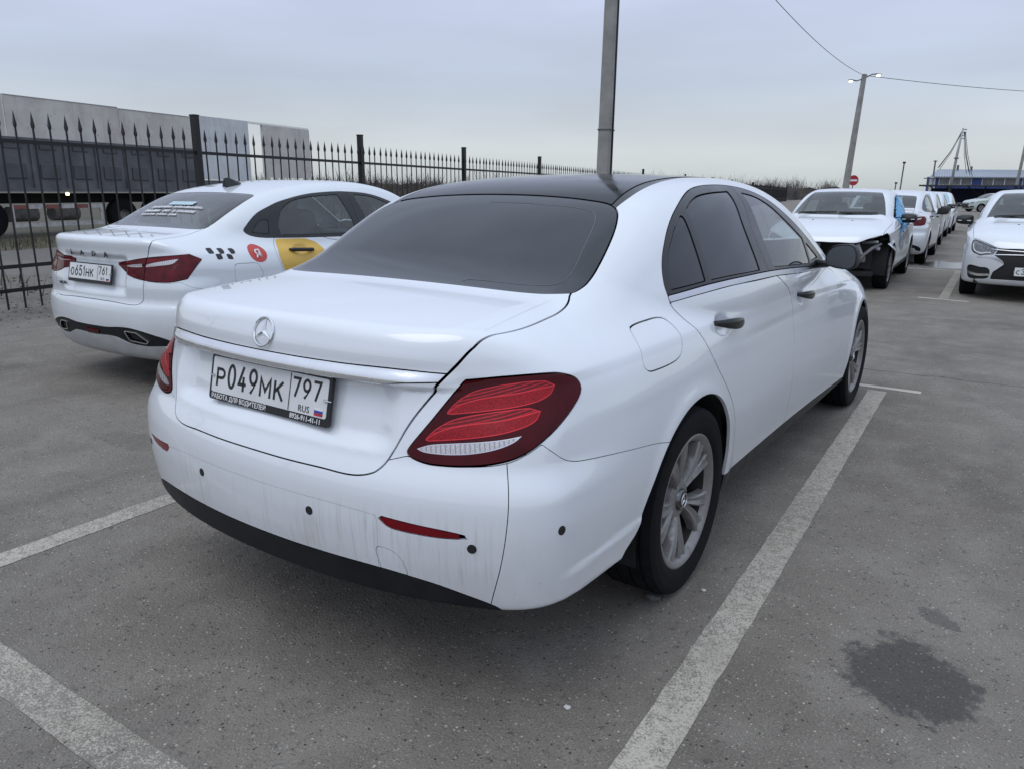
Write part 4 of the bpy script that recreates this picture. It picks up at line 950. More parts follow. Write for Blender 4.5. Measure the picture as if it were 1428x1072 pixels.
    # front end: developed coordinate x + (4.41 - y)
    pw = lambda P, **k: (lambda q: (lambda V: sdf_poly(q, V[:, 0] + 4.41 - V[:, 1], V[:, 2])))(smooth_poly(P, **k))
    HL = [(.556, .681, 1), (.757, .738), (1.05, .790), (1.088, .770, 1), (1.066, .70), (1.015, .640), (.90, .608), (.805, .592), (.728, .605), (.612, .612, 1)]
    hl, S = carve(S, pw(HL), frontq, .0025); hp = pw(HL)
    hl = refine(hl, np.ones(len(hl.F), bool), f)
    pc['hl_in'], pc['hl_rim'] = carve(hl, lambda V: hp(V) + .012, al, 0)
    HB = [(.64, .632, 1), (.73, .626), (.81, .613), (.90, .627), (.99, .660), (1.045, .74), (1.030, .742), (.975, .672), (.90, .643), (.81, .631), (.73, .640), (.65, .645, 1)]
    pc['hl_drl'], pc['hl_in'] = carve(pc['hl_in'], pw(HB), al, 0)
    GR = [(-.1, .706, 1), (.23, .696), (.541, .688, 1), (.580, .606, 1), (.420, .512), (.480, .448), (.572, .385, 1), (.62, .285, 1), (.3, .292), (-.1, .296, 1)]
    gphi = pw(GR); gr, S = carve(S, gphi, frontq, .002); pc['grille'] = gr
    XS = [(.86, .578), (.75, .588), (.590, .578), (.46, .535), (.405, .508), (.45, .455), (.555, .380)]
    pc['xchrome'], S = carve(S, strip_phi(XS, lambda V: (V[:, 0] + 4.41 - V[:, 1], V[:, 2]), .0155), frontq, 0)
    FP = [(.633, .418), (.80, .440), (.993, .456), (1.085, .425), (1.072, .31), (1.03, .275), (.85, .275), (.65, .31)]
    pc['pod'], S = carve(S, pw(FP), frontq, .002)
    pc['podbar'], pc['pod'] = carve(pc['pod'], strip_phi([(.64, .345), (.852, .334), (1.06, .355)], lambda V: (V[:, 0] + 4.41 - V[:, 1], V[:, 2]), .0145), frontq, 0)
    # doors, flap
    RD = [(1.250, 1.30, 1), (1.12, 1.15), (1.052, 1.026), (.990, .925), (1.010, .81), (1.08, .70), (1.20, .60), (1.28, .48), (1.30, .33, 1), (1.93, .33, 1), (1.955, .60), (1.950, .85), (1.940, 1.010, 1), (1.5, 1.014)]
    FD = [(1.940, 1.010, 1), (1.950, .85), (1.955, .60), (1.93, .33, 1), (2.86, .33, 1), (2.98, .55), (3.04, .75), (3.04, .90), (2.97, 1.01, 1), (2.6, 1.0)]
    SL = [(1.2, .325, 1), (2.0, .315), (3.2, .295, 1), (3.2, .1, 1), (1.2, .1, 1)]
    pc['sill'], S = carve(S, poly_yz(SL), lambda c, n: (c[:, 1] > 1.2) & (c[:, 1] < 3.25) & (c[:, 2] < .45), .001)
    pc['rd'], S = carve(S, poly_yz(RD), side, .002); pc['fd'], S = carve(S, poly_yz(FD), side, .002)
    FU = [(.600, .845), (.612, .868), (.70, .870), (.785, .866), (.805, .845), (.828, .79), (.815, .765), (.70, .745), (.605, .742), (.592, .77)]
    pc['fuel'], SR = carve(S, poly_yz(FU), side, .0015); pc['S'] = S
    P = PAINT2
    # ---- objects
    panel('body', [(SR, 'right'), (S, 'left')], P, root); lid = panel('trunk_lid', pc['trunk_lid'], P, root); panel('hood', pc['hood'], P, root)
    panel('fuel_flap', pc['fuel'], P, root, 'right', off=-.0008)
    panel('rear_window', pc['rear_window'], CLEARG2, root, off=-.003); panel('windshield', pc['windshield'], CLEARG2, root, off=-.003)
    panel('bumper', pc['bumper'], P, root); va = panel('bumper_valance', pc['valance'], PLASTIC2, root, off=-.006); panel('skid_plate', pc['skid'], flat('silver_skid_paint', (.50, .51, .52), .4, .3), root)
    both('exhaust_trim', pc['ex_rim'], CHROME, root, off=.002); both('exhaust_opening', pc['ex_in'], DARK, root, off=-.02); panel('fog_light', pc['fog'], LENS_DARK, root, off=.002)
    for sd in ('right', 'left'):
        t = panel('taillight', tb, LENS_RED2, root, sd, off=.004); panel('taillight', tl, LENS_RED2, lid, sd, off=.004)
        panel('reversing_light', c1, LENS_CLEAR, t, sd, off=.0045, rim=False); panel('light_bar', u1, LENS_RED, t, sd, off=.0045, rim=False); panel('reversing_light', c2, LENS_CLEAR, lid, sd, off=.0045, rim=False)
        h = panel('headlight', pc['hl_in'], flat('headlight_glass', (.16, .17, .18), .08, .3, 1., var=.5, scale=40), root, sd, off=-.004); panel('headlight_surround', pc['hl_rim'], GUNMETAL, h, sd); panel('daytime_light', pc['hl_drl'], WHITE_INK, h, sd, off=-.002)
    panel('grille', pc['grille'], PLASTIC, root, off=-.012); both('grille_trim', pc['xchrome'], BARM, root, off=.006); both('fog_pod', pc['pod'], PLASTIC, root, off=-.015); both('fog_trim', pc['podbar'], BARM, root, off=-.003)
    for zz in (.665, .625):
        b = MB(); b.tube([(x, rear_front(f, x, zz) - .002, zz + .018 * (abs(x) / .6) ** 2 * (1 if zz > .64 else -1)) for x in np.linspace(-.55, .55, 15)], .0085, 6); b.build('grille_bar', BARM, root, True)
    rdo = both('rear_door', pc['rd'], P, root); fdo = both('front_door', pc['fd'], P, root); both('side_sill', pc['sill'], PLASTIC, root)
    for i, sd in enumerate(('right', 'left')):
        panel('window_trim', pc['rt'], TRIM, rdo[i], sd, off=-.001); panel('window_trim', pc['ft'], TRIM, fdo[i], sd, off=-.001)
        panel('door_window', pc['rg'], CLEARG2, rdo[i], sd, off=-.004, depth=.003); panel('door_window', pc['fg'], CLEARG2, fdo[i], sd, off=-.004, depth=.003); panel('quarter_window', pc['qg'], TINT, rdo[i], sd, off=-.003)
        sx = 1 if i == 0 else -1
        for yh, zh, d in ((1.235, .94, rdo), (2.20, .91, fdo)):
            Pt = []
            for t_ in np.linspace(0, 1, 11):
                q, n = side_point(f, yh - .115 + .23 * t_, zh - .012 * t_, sx); Pt.append(q)
            L = [Pt[0].lerp(Pt[-1], t_) + Vector((sx * (.003 + .030 * math.sin(PI * t_) ** .4), 0, 0)) for t_ in np.linspace(0, 1, 11)]
            b = MB(); b.tube(L, [.009] + [.014] * 9 + [.009], 8); b.build('handle', PLASTIC, d[i], True)
        mo = bpy.data.objects.new('side_mirror', None); COL.objects.link(mo); mo.parent = root; mo.location = (sx * .955, 2.72, 1.01)
        V, F = [], []; n_ = 28
        for y_, k_ in ((-.052, .93), (-.05, 1.0), (-.01, 1.0), (.035, .92), (.075, .68), (.095, .3)):
            for j in range(n_):
                a = 2 * PI * j / n_; c, s_ = math.cos(a), math.sin(a); V.append((math.copysign(abs(c) ** .6, c) * .115 * k_, y_, math.copysign(abs(s_) ** .6, s_) * .070 * k_ * (1 + .12 * c * -sx)))
        for r_ in range(5):
            for j in range(n_): F.append((r_ * n_ + j, r_ * n_ + (j + 1) % n_, r_ * n_ + n_ + (j + 1) % n_, r_ * n_ + n_ + j))
        F.append(tuple(5 * n_ + j for j in range(n_))); F.append(tuple(range(n_))[::-1])
        b = MB(); b.add(V, F); b.build('mirror_housing', PLASTIC, mo, 'auto'); b = MB(); b.tube([(-sx * .16, .02, -.055), (-sx * .05, .015, -.045)], .022, 8); b.build('mirror_arm', PLASTIC, mo, True)
        b = MB(); b.box((0, .088, -.012), (.17, .012, .010), bev=.004); b.build('turn_signal', WHITE_INK, mo, True)
    for s_ in (pc['rd'], pc['fd']): both('door_lining', s_, CABIN, root, off=-.035, rim=False)
    # aerial fin, wipers, letters
    b = MB(); y0, z0 = 1.28, 1.395; F_ = [(-.030, y0 - .05, z0 - .004), (.030, y0 - .05, z0 - .004), (0, y0 - .055, z0 + .062), (.035, y0 + .07, z0 + .016), (-.035, y0 + .07, z0 + .016), (0, y0 + .12, z0 + .028), (0, y0 - .01, z0 + .070)]
    b.add(F_, [(0, 1, 2), (1, 3, 6, 2), (0, 2, 6, 4), (3, 5, 6), (4, 6, 5)]); b.build('aerial_fin', PLASTIC, root)
    for xa, xb in ((.58, .02), (-.02, -.56)):
        b = MB(); pts = []
        for t_ in np.linspace(0, 1, 9):
            x = xa + (xb - xa) * t_; y = 3.235 - .03 * (abs(x) / .6) ** 2 - .02 * t_; q = top_point(f, x, y); pts.append(q + Vector((0, 0, .012)))
        b.tube(pts, .009, 6); b.tube([pts[4], Vector((xa * 1.0, 3.30, pts[0].z - .02))], .008, 6); b.build('wiper', PLASTIC, root)
    for x in (.28, -.28):
        q = top_point(f, x, 3.62); b = MB(); b.box(tuple(q), (.025, .02, .012), bev=.004); b.build('washer_nozzle', PLASTIC, root)
    for ch, x in zip('LADA', (-.285, -.145, .005, .145)):
        q, n = rear_point(f, x + .02, .938, -.1); M = frame_m(q + n * .002 - Vector((.016, 0, .020)), (1, 0, 0), (0, .0, 1)); put_text('badge_letter', text_mesh(ch, .055, .003, 1.15), GUNMETAL, M, lid)
    q, n = rear_point(f, -.40, .71, -.1); put_text('badge_letter', text_mesh('VESTA', .030, .002, 1.2), GUNMETAL, frame_m(q + n * .002 - Vector((.05, 0, .01)), (1, 0, 0), (0, .1, 1)), lid)
    arch_liner(root, .86, .93, .315, .372); arch_liner(root, .86, 3.565, .315, .372)
    wheel_set(root, .315, .214, .20, .765, (.93, 3.565), wheel_parts(.315, .214, .20, .085, ALLOY, 5, 14., (.018, .022, .030), 48))
    cabin(root, 2.78, 1.95, 1.12, .62, .28, belt=1.0)
    b = MB(); b.box((0, 2.25, .25), (1.4, 3.9, .05)); b.build('floor_pan', DARK, root); b = MB(); b.box((0, .55, .74), (1.15, .05, .6)); b.build('bulkhead', DARK, root); b = MB(); b.box((0, .72, 1.055), (1.05, .45, .02)); b.build('parcel_shelf', CABIN, root); b = MB(); b.box((0, 3.2, .66), (1.3, .04, .55)); b.build('firewall', DARK, root)
    b = MB(); b.box((0, 2.42, 1.345), (.24, .03, .065), bev=.012); b.build('rear_view_mirror', PLASTIC, root)
    return root, f, pc
def rear_front(f, x, z):
    ys_ = np.linspace(4.9, 3.4, 1500); v = f(np.full(1500, abs(x)), ys_, np.full(1500, z)); return ys_[np.argmax(v < 0)]
def top_point(f, x, y):
    zs_ = np.linspace(1.6, .4, 1500); v = f(np.full(1500, abs(x)), np.full(1500, y), zs_); return Vector((x, y, zs_[np.argmax(v < 0)]))
LENS_RED2 = flat('deep_red_lens', (.085, .002, .006), .08, 0, 0., var=.45, scale=20, spec=.28)
FLEET, FLEET_F, PC = build_compact()
# ---- the car on the right, nose towards us
def setcar(o, label, x, y, rz, group=None):
    o.location = (x, y, 0); o.rotation_euler = (0, 0, rz); o['label'] = label; o['category'] = 'car'
    if group: o['group'] = group
    return o
PLAIN = copy_tree(FLEET)
setcar(FLEET, 'white car at the right edge facing the camera, with chrome grille bars', 1.70, 14.93, PI + R(2.1))
def front_plate(car, text):
    ys_ = rear_front(FLEET_F, .1, .415) + .012; number_plate(car, Vector((0, ys_, .415)), (-1, 0, 0), (0, -.06, 1), text, '', frame=(.526, .118))
front_plate(FLEET, 'С36')
# ---- the taxi on the left
taxi = copy_tree(PLAIN); setcar(taxi, 'white taxi with red round logo, black checkers and yellow door panel', -3.615, 1.37, .042)
def decal(name, P, mat, parent, closed_n=6, off=.0015, base=None, **k):
    q = poly_yz(P, n=closed_n, **k); pcs = []
    for s_ in (base or (PC['S'], PC['rd'], PC['fd'])):
        a, _ = carve(s_, q, lambda c, n: (n[:, 0] > .3), 0)
        if len(a.F): pcs.append(a)
    return panel(name, join(*pcs), mat, parent, 'right', off=off, rim=False)
circ_ = [(.827 + .073 * math.cos(a), .930 + .062 * math.sin(a)) for a in np.linspace(0, 2 * PI, 24, endpoint=False)]
decal('round_logo', circ_, RED_DISC, taxi, 2)
for (y_, z_) in ((.470, .966), (.550, .961), (.632, .956), (.512, .926), (.592, .921)):
    decal('checker_square', [(y_ - .021, z_ - .018, 1), (y_ + .021, z_ - .018, 1), (y_ + .021, z_ + .018, 1), (y_ - .021, z_ + .018, 1)], INK, taxi, 1)
YP = [(1.060, 1.018, 1), (1.31, 1.012, 1), (1.41, .975), (1.46, .91), (1.46, .80), (1.38, .70), (1.24, .66), (1.10, .72), (1.03, .80), (1.005, .90)]
decal('yellow_patch', YP, YELLOW, kids(taxi, 'rear_door')[0], 6, base=(PC['rd'],))
q, n = side_point(FLEET_F, .827, .930); yd_ = n.cross(Vector((0, 1, 0))).normalized(); M = frame_m(q + n * .005 + Vector((0, -.030, 0)) - yd_ * .033, (0, 1, 0), yd_); put_text('logo_letter', text_mesh('Я', .088, .0005, 1., bold=.002), WHITE_INK, M, taxi)
q, n = rear_point(FLEET_F, -.02, .80, -.1); t_ = rear_point(FLEET_F, -.02, .86, -.1)[0]; bt = rear_point(FLEET_F, -.02, .745, -.1)[0]
number_plate(taxi, Vector((-.02, (t_.y + bt.y) / 2 - .016, .80)), (1, 0, 0), t_ - bt, 'О651НК', '761')
# script-like sticker lettering and a pale card on the rear screen
def screen_at(x, y): 
    q = top_point(FLEET_F, x, y); return q
def on_screen(name, xa, xb, ya, yb, mat, parent):
    V = []
    for y_ in (ya, yb):
        for x_ in (xa, xb): V.append(screen_at(x_, y_) + Vector((0, -.003, .004)))
    b = MB(); b.add(V, [(0, 1, 3, 2)]); return b.build(name, mat, parent)
on_screen('window_sticker', -.20, .10, .850, .900, flat('pale_card', (.42, .56, .62), .5), taxi)
rg = random.Random(3); glyphs = MB()
for row, (y_, xa, xb, h) in enumerate(((.815, -.34, .27, .030), (.755, -.36, .25, .030), (.705, -.33, .10, .022))):
    x = xa
    while x < xb:
        wd = rg.uniform(.016, .034)
        if rg.random() < .12: x += .022; continue
        P0 = [(x, y_ - h / 2), (x + wd * .25, y_ + h / 2), (x + wd * .55, y_ - h / 2), (x + wd * .9, y_ + h * rg.uniform(-.1, .5)), (x + wd + .006, y_ - h / 2)]
        P1 = smooth_poly(P0, closed=False, n=3)
        glyphs.tube([screen_at(a, c) + Vector((0, -.002, .004)) for a, c in P1], .0021, 4, False); x += wd + .008
glyphs.build('window_lettering', WHITE_INK, kids(taxi, 'rear_window')[0], kind='stuff')
# ---- the crashed car
crash = copy_tree(PLAIN); setcar(crash, 'crashed white car with missing headlight, torn wing and blue film over its window', -.95, 14.75, PI + R(2.1))
for nm in ('headlight', 'grille', 'grille_trim', 'fog_pod', 'fog_trim', 'grille_bar'):
    for o in kids(crash, nm): drop(o)
for o in kids(crash, 'body'): drop(o)
pw = lambda P, **k: (lambda q: (lambda V: sdf_poly(q, V[:, 0] + 4.41 - V[:, 1], V[:, 2])))(smooth_poly(P, **k))
HOLE = [(-.2, .76, 1), (.58, .735), (1.26, .835, 1), (1.36, .785, 1), (1.46, .70), (1.56, .63, 1), (1.56, .1, 1), (-.2, .1, 1)]
lost, SL_ = carve(PC['S'], pw(HOLE), lambda c, n: c[:, 1] > 3.5, 0); _, SR_ = carve(PC['S'], pw([(-.2, .76, 1), (.60, .70, 1), (.80, .1, 1), (-.2, .1, 1)]), lambda c, n: c[:, 1] > 3.5, 0)
panel('body', [(SR_, 'right'), (SL_, 'left')], PAINT2, crash)
kh = panel('headlight', PC['hl_in'], bpy.data.materials['headlight_glass'], crash, 'right', off=-.004); panel('headlight_surround', PC['hl_rim'], GUNMETAL, kh, 'right')
gl_ = panel('grille', PC['grille'], PLASTIC, crash, 'right', off=-.03)
b = MB(); b.box((0, 3.92, .52), (1.30, .06, .42)); b.build('radiator', flat('radiator_fins', (.03, .03, .032), .6, .3), crash)
b = MB(); b.box((0, 4.12, .46), (1.18, .07, .10), bev=.02); b.build('crash_beam', flat('primer_grey', (.12, .12, .13), .5), crash)
GREYP = flat('torn_grey_plastic', (.20, .21, .22), .5); AL = flat('bare_bracket', (.33, .34, .35), .45, .3)
for (c, d, M) in (((-.62, 4.08, .70), (.26, .03, .035), Euler((.2, .1, -.55)).to_matrix()), ((-.50, 4.16, .60), (.05, .04, .16), Euler((.1, .4, .2)).to_matrix()), ((-.70, 4.00, .62), (.10, .05, .05), Euler((.3, -.5, .6)).to_matrix()), ((-.56, 4.10, .52), (.16, .03, .03), Euler((0, .7, -.3)).to_matrix()), ((-.40, 4.18, .66), (.06, .05, .06), Euler((.4, .2, .1)).to_matrix())):
    b = MB(); b.box(c, d, M=M, bev=.006); b.build('broken_bracket', AL, crash)
b = MB(); b.tube([(-.50, 4.17, .40), (-.56, 4.16, .52), (-.66, 4.10, .62), (-.76, 4.00, .68)], [.012, .022, .024, .014], 8); b.build('torn_liner', GREYP, crash, True)
b = MB(); b.tube([(-.45, 4.15, .70), (-.5, 4.1, .62), (-.46, 4.12, .55), (-.55, 4.05, .50)], .008, 6); b.build('loose_hose', PLASTIC, crash, True)
wing = MB(); wing.add([(-.872, 3.86, .70), (-.868, 3.60, .685), (-.90, 3.50, .60), (-.925, 3.66, .555), (-.915, 3.92, .615), (-.845, 4.02, .685), (-.86, 3.62, .66), (-.88, 3.9, .665)], [(5, 0, 7, 4), (0, 1, 6, 7), (7, 6, 2, 3), (4, 7, 3)]); wing.build('torn_wing', PAINT2, crash)
# blue film stretched over the driver's window and down the door
pf, _ = carve(join(PC['ft'], PC['fg']), poly_yz([(2.02, 1.345, 1), (2.25, 1.325), (2.5, 1.235), (2.70, 1.135), (2.88, 1.02, 1), (2.0, 1.0, 1)]), side_ := (lambda c, n: c[:, 0] > .4), 0)
pd, _ = carve(PC['fd'], poly_yz([(2.05, 1.02, 1), (2.90, 1.02, 1), (2.87, .92), (2.82, .84), (2.76, .70), (2.70, .76), (2.60, .84), (2.45, .78), (2.30, .86), (2.1, .84)]), side_, 0)
def crumple(s_):
    V = s_.V; d = .016 + .010 * np.sin(V[:, 1] * 41 + V[:, 2] * 23) * np.sin(V[:, 2] * 37 - V[:, 1] * 11) + .006 * np.sin(V[:, 1] * 90 + 3 * V[:, 2]); return Surf(V + s_.N * d[:, None], s_.N, s_.F)
fm = crumple(join(pf, pd)).compact(); fo = MB(); fo.add((fm.V * [-1, 1, 1]).tolist(), fm.F[:, ::-1].tolist())
fo.build('window_film', flat('blue_film', (.12, .40, .70), .25, 0, .2, var=.35, scale=9), crash, True)
scr, _ = carve(PC['rd'], poly_yz([(1.35, .60), (1.55, .55), (1.85, .60), (1.90, .72), (1.70, .84), (1.50, .80), (1.33, .72)]), side_, 0); panel('scrape', scr, flat('scraped_panel', (.30, .31, .33), .5, .3, var=.6, scale=7), kids(crash, 'rear_door')[1], 'left', off=.002, rim=False)
scr, _ = carve(PC['fd'], poly_yz([(2.0, .62), (2.3, .50), (2.7, .60), (2.62, .74), (2.3, .70), (2.05, .78)]), side_, 0); panel('scrape', scr, flat('scraped_panel', (.30, .31, .33), .5), kids(crash, 'front_door')[1], 'left', off=.002, rim=False)
# ---- the row behind it
x2 = copy_tree(PLAIN); setcar(x2, 'white car showing its red tail lamp, parked back to us behind the crashed car', -.85, 15.35, R(2.1))
row = [(-1.13, 19.55, 'white car with a dark blue front door, third in the row behind the crashed car'), (-1.42, 24.4, 'white car fourth in the row behind the crashed car, half hidden by the third'), (-1.60, 29.3, 'white car farthest back in the row behind the crashed car, just before the canopy')]
for i, (x, y, lab) in enumerate(row):
    c = copy_tree(PLAIN); setcar(c, lab, x - .16, y + 4.41, PI + R(2.1), 'white cars parked nose towards us in the row')
    if i == 0:
        for d in kids(c, 'front_door'):
            me = d.data.copy(); me.materials.clear(); me.materials.append(flat('blue_door_paint', (.04, .06, .16), .3, 0, .8)); d.data = me
    BLUE_REFLECTION = flat('pale_blue_reflection', (.30, .50, .62), .4)  # opaque pale blue windscreen: its reflection is painted into the colour
    for d in kids(c, 'windshield'):
        me = d.data.copy(); me.materials.clear(); me.materials.append(BLUE_REFLECTION); d.data = me
CRASH_DONOR = PLAIN
# ------------------------------------------------------------------ ground
def asphalt_mat(name, painted=None):
    """worn asphalt in world metres; painted = wear of a road marking laid over it"""
    b = NB(name); p = b.pos(); x, y, z = b.xyz(p)
    big = b.noise(p, .55, 4, .6); mid = b.noise(p, 3.2, 4, .6); fine = b.noise(p, 26., 4, .7); grit = b.noise(p, 170., 3, .7)
    vo = b.voro(p, 75.); vc = b.n('ShaderNodeTexVoronoi', {'Vector': p, 'Scale': 75.}).outputs['Color']; vr = b.xyz(vc)[0]
    vo2 = b.voro(p, 190.); vr2 = b.xyz(b.n('ShaderNodeTexVoronoi', {'Vector': p, 'Scale': 190.}).outputs['Color'])[0]
    c = b.mix(b.rng(big, .3, .7), c3(.136, .121, .104), c3(.222, .203, .177))
    c = b.mix(b.math('MULTIPLY', b.smooth(mid, .40, .70), .55), c, c3(.26, .24, .21)); c = b.mix(b.math('MULTIPLY', b.smooth(b.noise(b.map(p, (1.3, .5, 1)), 1., 4, .65), .52, .68), .40), c, c3(.085, .076, .068))
    c = b.mix(b.math('MULTIPLY', b.smooth(fine, .44, .28), .70), c, c3(.050, .048, .046))
    c = b.mix(b.math('MULTIPLY', b.smooth(grit, .52, .68), .42), c, c3(.34, .312, .272))
    c = b.mix(b.math('MULTIPLY', b.smooth(grit, .46, .33), .60), c, c3(.040, .037, .034))
    # oil spots: (centre, radii, strength)
    wob = b.math('SUBTRACT', b.noise(p, 9., 5, .7), .5); wob2 = b.math('SUBTRACT', b.noise(p, 40., 4, .7), .5)
    oil = None
    for cx, cy, rx, ry, rot_, k in ((1.655, 1.045, .175, .205, .3, 1.), (1.685, 1.45, .085, .040, -.6, .65), (1.50, 1.08, .05, .03, 0, .7), (-3.2, 1.9, .5, .25, .3, .45), (-2.2, .9, .35, .12, .2, .3), (.1, 5.9, .6, .22, .2, .35), (1.5, 8.4, .5, .3, .2, .3), (.3, 12.2, .5, .4, 0, .35)):
        dx = b.math('SUBTRACT', x, cx); dy = b.math('SUBTRACT', y, cy); ca, sa = math.cos(rot_), math.sin(rot_)
        u = b.math('DIVIDE', b.math('ADD', b.math('MULTIPLY', dx, ca), b.math('MULTIPLY', dy, sa)), rx); v = b.math('DIVIDE', b.math('SUBTRACT', b.math('MULTIPLY', dy, ca), b.math('MULTIPLY', dx, sa)), ry)
        d = b.math('SQRT', b.math('ADD', b.math('MULTIPLY', u, u), b.math('MULTIPLY', v, v)))
        d = b.math('ADD', d, b.math('ADD', b.math('MULTIPLY', wob, 1.7), b.math('MULTIPLY', wob2, .65 if max(rx, ry) > .15 else 2.2)))
        m = b.math('MULTIPLY', b.smooth(d, 1.14, .82), k); oil = m if oil is None else b.math('MAXIMUM', oil, m)
    c = b.mix(b.math('MULTIPLY', oil, .76), c, c3(.038, .035, .034))
    fl = b.math('MULTIPLY', b.smooth(b.noise(b.map(p, (9, 17, 9)), 1., 5, .7), .685, .71), b.smooth(big, .45, .55)); c = b.mix(b.math('MULTIPLY', fl, .8), c, c3(.03, .029, .028))
    st = b.math('MULTIPLY', b.smooth(vr, .86, .93), b.smooth(vo, .34, .22)); st2 = b.math('MULTIPLY', b.smooth(vr2, .88, .93), b.smooth(vo2, .36, .24)); pit = b.math('MULTIPLY', b.smooth(vr, .10, .06), b.smooth(b.math('ADD', vo, b.math('MULTIPLY', b.math('SUBTRACT', grit, .5), .5)), .34, .22)); c = b.mix(b.math('MULTIPLY', pit, .85), c, c3(.025, .023, .022))
    c = b.mix(b.math('MULTIPLY', b.math('MULTIPLY', st, .75), b.math('MULTIPLY_ADD', oil, -.55, 1.)), c, b.mix(vr2, c3(.62, .57, .50), c3(.30, .275, .245)))
    c = b.mix(b.math('MULTIPLY', b.math('MULTIPLY', st2, .7), b.math('MULTIPLY_ADD', oil, -.5, 1.)), c, c3(.55, .51, .46))
    # long crack beyond the front wheel, a fainter one across the lane
    cw = b.math('MULTIPLY', b.math('SUBTRACT', b.noise(p, 2.6, 5, .65), .5), .22)
    for a_, k_, wd_, s_ in ((5.27, .05, .010, .75), (6.65, -.04, .006, .45), (8.9, .02, .008, .4), (-1.4, .1, .004, .3)):
        dd = b.math('ABSOLUTE', b.math('ADD', b.math('SUBTRACT', y, b.math('MULTIPLY_ADD', x, k_, a_)), cw)); c = b.mix(b.math('MULTIPLY', b.smooth(dd, wd_ * 1.6, wd_ * .4), s_), c, c3(.03, .029, .028))
    # damp patches further up the lane
    pd = b.math('SQRT', b.math('ADD', b.math('POWER', b.math('DIVIDE', b.math('SUBTRACT', x, .35), .62), 2.), b.math('POWER', b.math('DIVIDE', b.math('SUBTRACT', y, 16.2), .9), 2.)))
    wet = b.smooth(b.math('ADD', pd, b.math('MULTIPLY', b.math('SUBTRACT', b.noise(p, 1.7, 4, .6), .5), 2.6)), 1.05, .9)
    c = b.mix(b.math('MULTIPLY', wet, .6), c, c3(.03, .03, .032))
    h = b.math('ADD', b.math('MULTIPLY', grit, .55), b.math('ADD', b.math('MULTIPLY', fine, .6), b.math('MULTIPLY', b.smooth(vo, .45, .1), .35)))
    rough = b.math('SUBTRACT', b.math('MULTIPLY_ADD', oil, -.30, .90), b.math('MULTIPLY', wet, .74))
    if painted is not None:
        wear = b.math('ADD', b.math('MULTIPLY', fine, .35), b.math('ADD', b.math('MULTIPLY', grit, .80), b.math('ADD', b.math('MULTIPLY', mid, .16), b.math('MULTIPLY', b.math('SUBTRACT', big, .5), .45))))
        k = b.smooth(wear, painted + .11, painted - .09); pc_ = b.mix(b.rng(mid, .3, .7), c3(.44, .405, .345), c3(.61, .57, .495))
        c = b.mix(b.math('MULTIPLY', k, .90), c, pc_); rough = .8
    b.bsdf(col=c, rough=rough, normal=b.bump(b.math('MULTIPLY', h, b.math('SUBTRACT', 1., wet)), .8, .008), spec=.35); return b.m
ASPHALT = asphalt_mat('worn_asphalt'); MARK = asphalt_mat('worn_white_marking', .655); MARK2 = asphalt_mat('white_marking', .85)
FA = R(11.4); F0 = Vector((-7.524, 2.476, 0)); FD_ = Vector((-math.sin(FA), math.cos(FA), 0)); FN = Vector((-math.cos(FA), -math.sin(FA), 0))
def fp(s, off, z=0.): return F0 + FD_ * s + FN * off + Vector((0, 0, z))
def px(x, depth, z=None, y=None):
    """a place in the world: the ray of the calibrated view at column x, at the given depth"""
    p = Vector(CAM) + (fwd + rt * ((x - 714) / 1043.1) - up * (((y if y is not None else 270) - 536) / 1043.1)) * depth
    return Vector((p.x, p.y, p.z if z is None else z))
def sheet(name, P, z, mat, **t):
    b = MB(); n = len(P); b.add([(p[0], p[1], z) for p in P], [tuple(range(n))]); return b.build(name, mat, None, **t)
def soil(name, c1, c2, c3_, sc=1.):
    b = NB(name); p = b.pos(); n1 = b.noise(p, .25 * sc, 5, .65); n2 = b.noise(p, 6. * sc, 5, .7)
    c = b.mix(b.smooth(n1, .38, .62), c3(*c1), c3(*c2)); c = b.mix(b.math('MULTIPLY', b.smooth(n2, .5, .7), .6), c, c3(*c3_)); b.bsdf(col=c, rough=.95, normal=b.bump(n2, .8, .05)); return b.m
sheet('terrain', [(-900, -400), (900, -400), (900, 1400), (-900, 1400)], -.012, soil('winter_field', (.085, .075, .055), (.060, .062, .038), (.13, .115, .09)), kind='structure')
e1, e2 = fp(-14, -.45), fp(260, -.45)
sheet('parking_lot', [(70, e1.y), (70, 300), (e2.x, e2.y), (e1.x, e1.y)][::1], 0, ASPHALT, kind='structure')
q = [fp(-14, -.45), fp(150, -.45), fp(150, 3.6), fp(-14, 3.6)]; sheet('gravel_verge', [(v.x, v.y) for v in q][::-1], -.004, soil('gravel_soil', (.13, .12, .105), (.17, .16, .145), (.27, .255, .235), 3.), kind='structure')
q = [fp(-14, 3.6), fp(150, 3.6), fp(150, 8.6), fp(-14, 8.6)]; sheet('back_road', [(v.x, v.y) for v in q][::-1], -.008, soil('dusty_track', (.12, .113, .105), (.15, .142, .13), (.19, .18, .17), 1.), kind='structure')
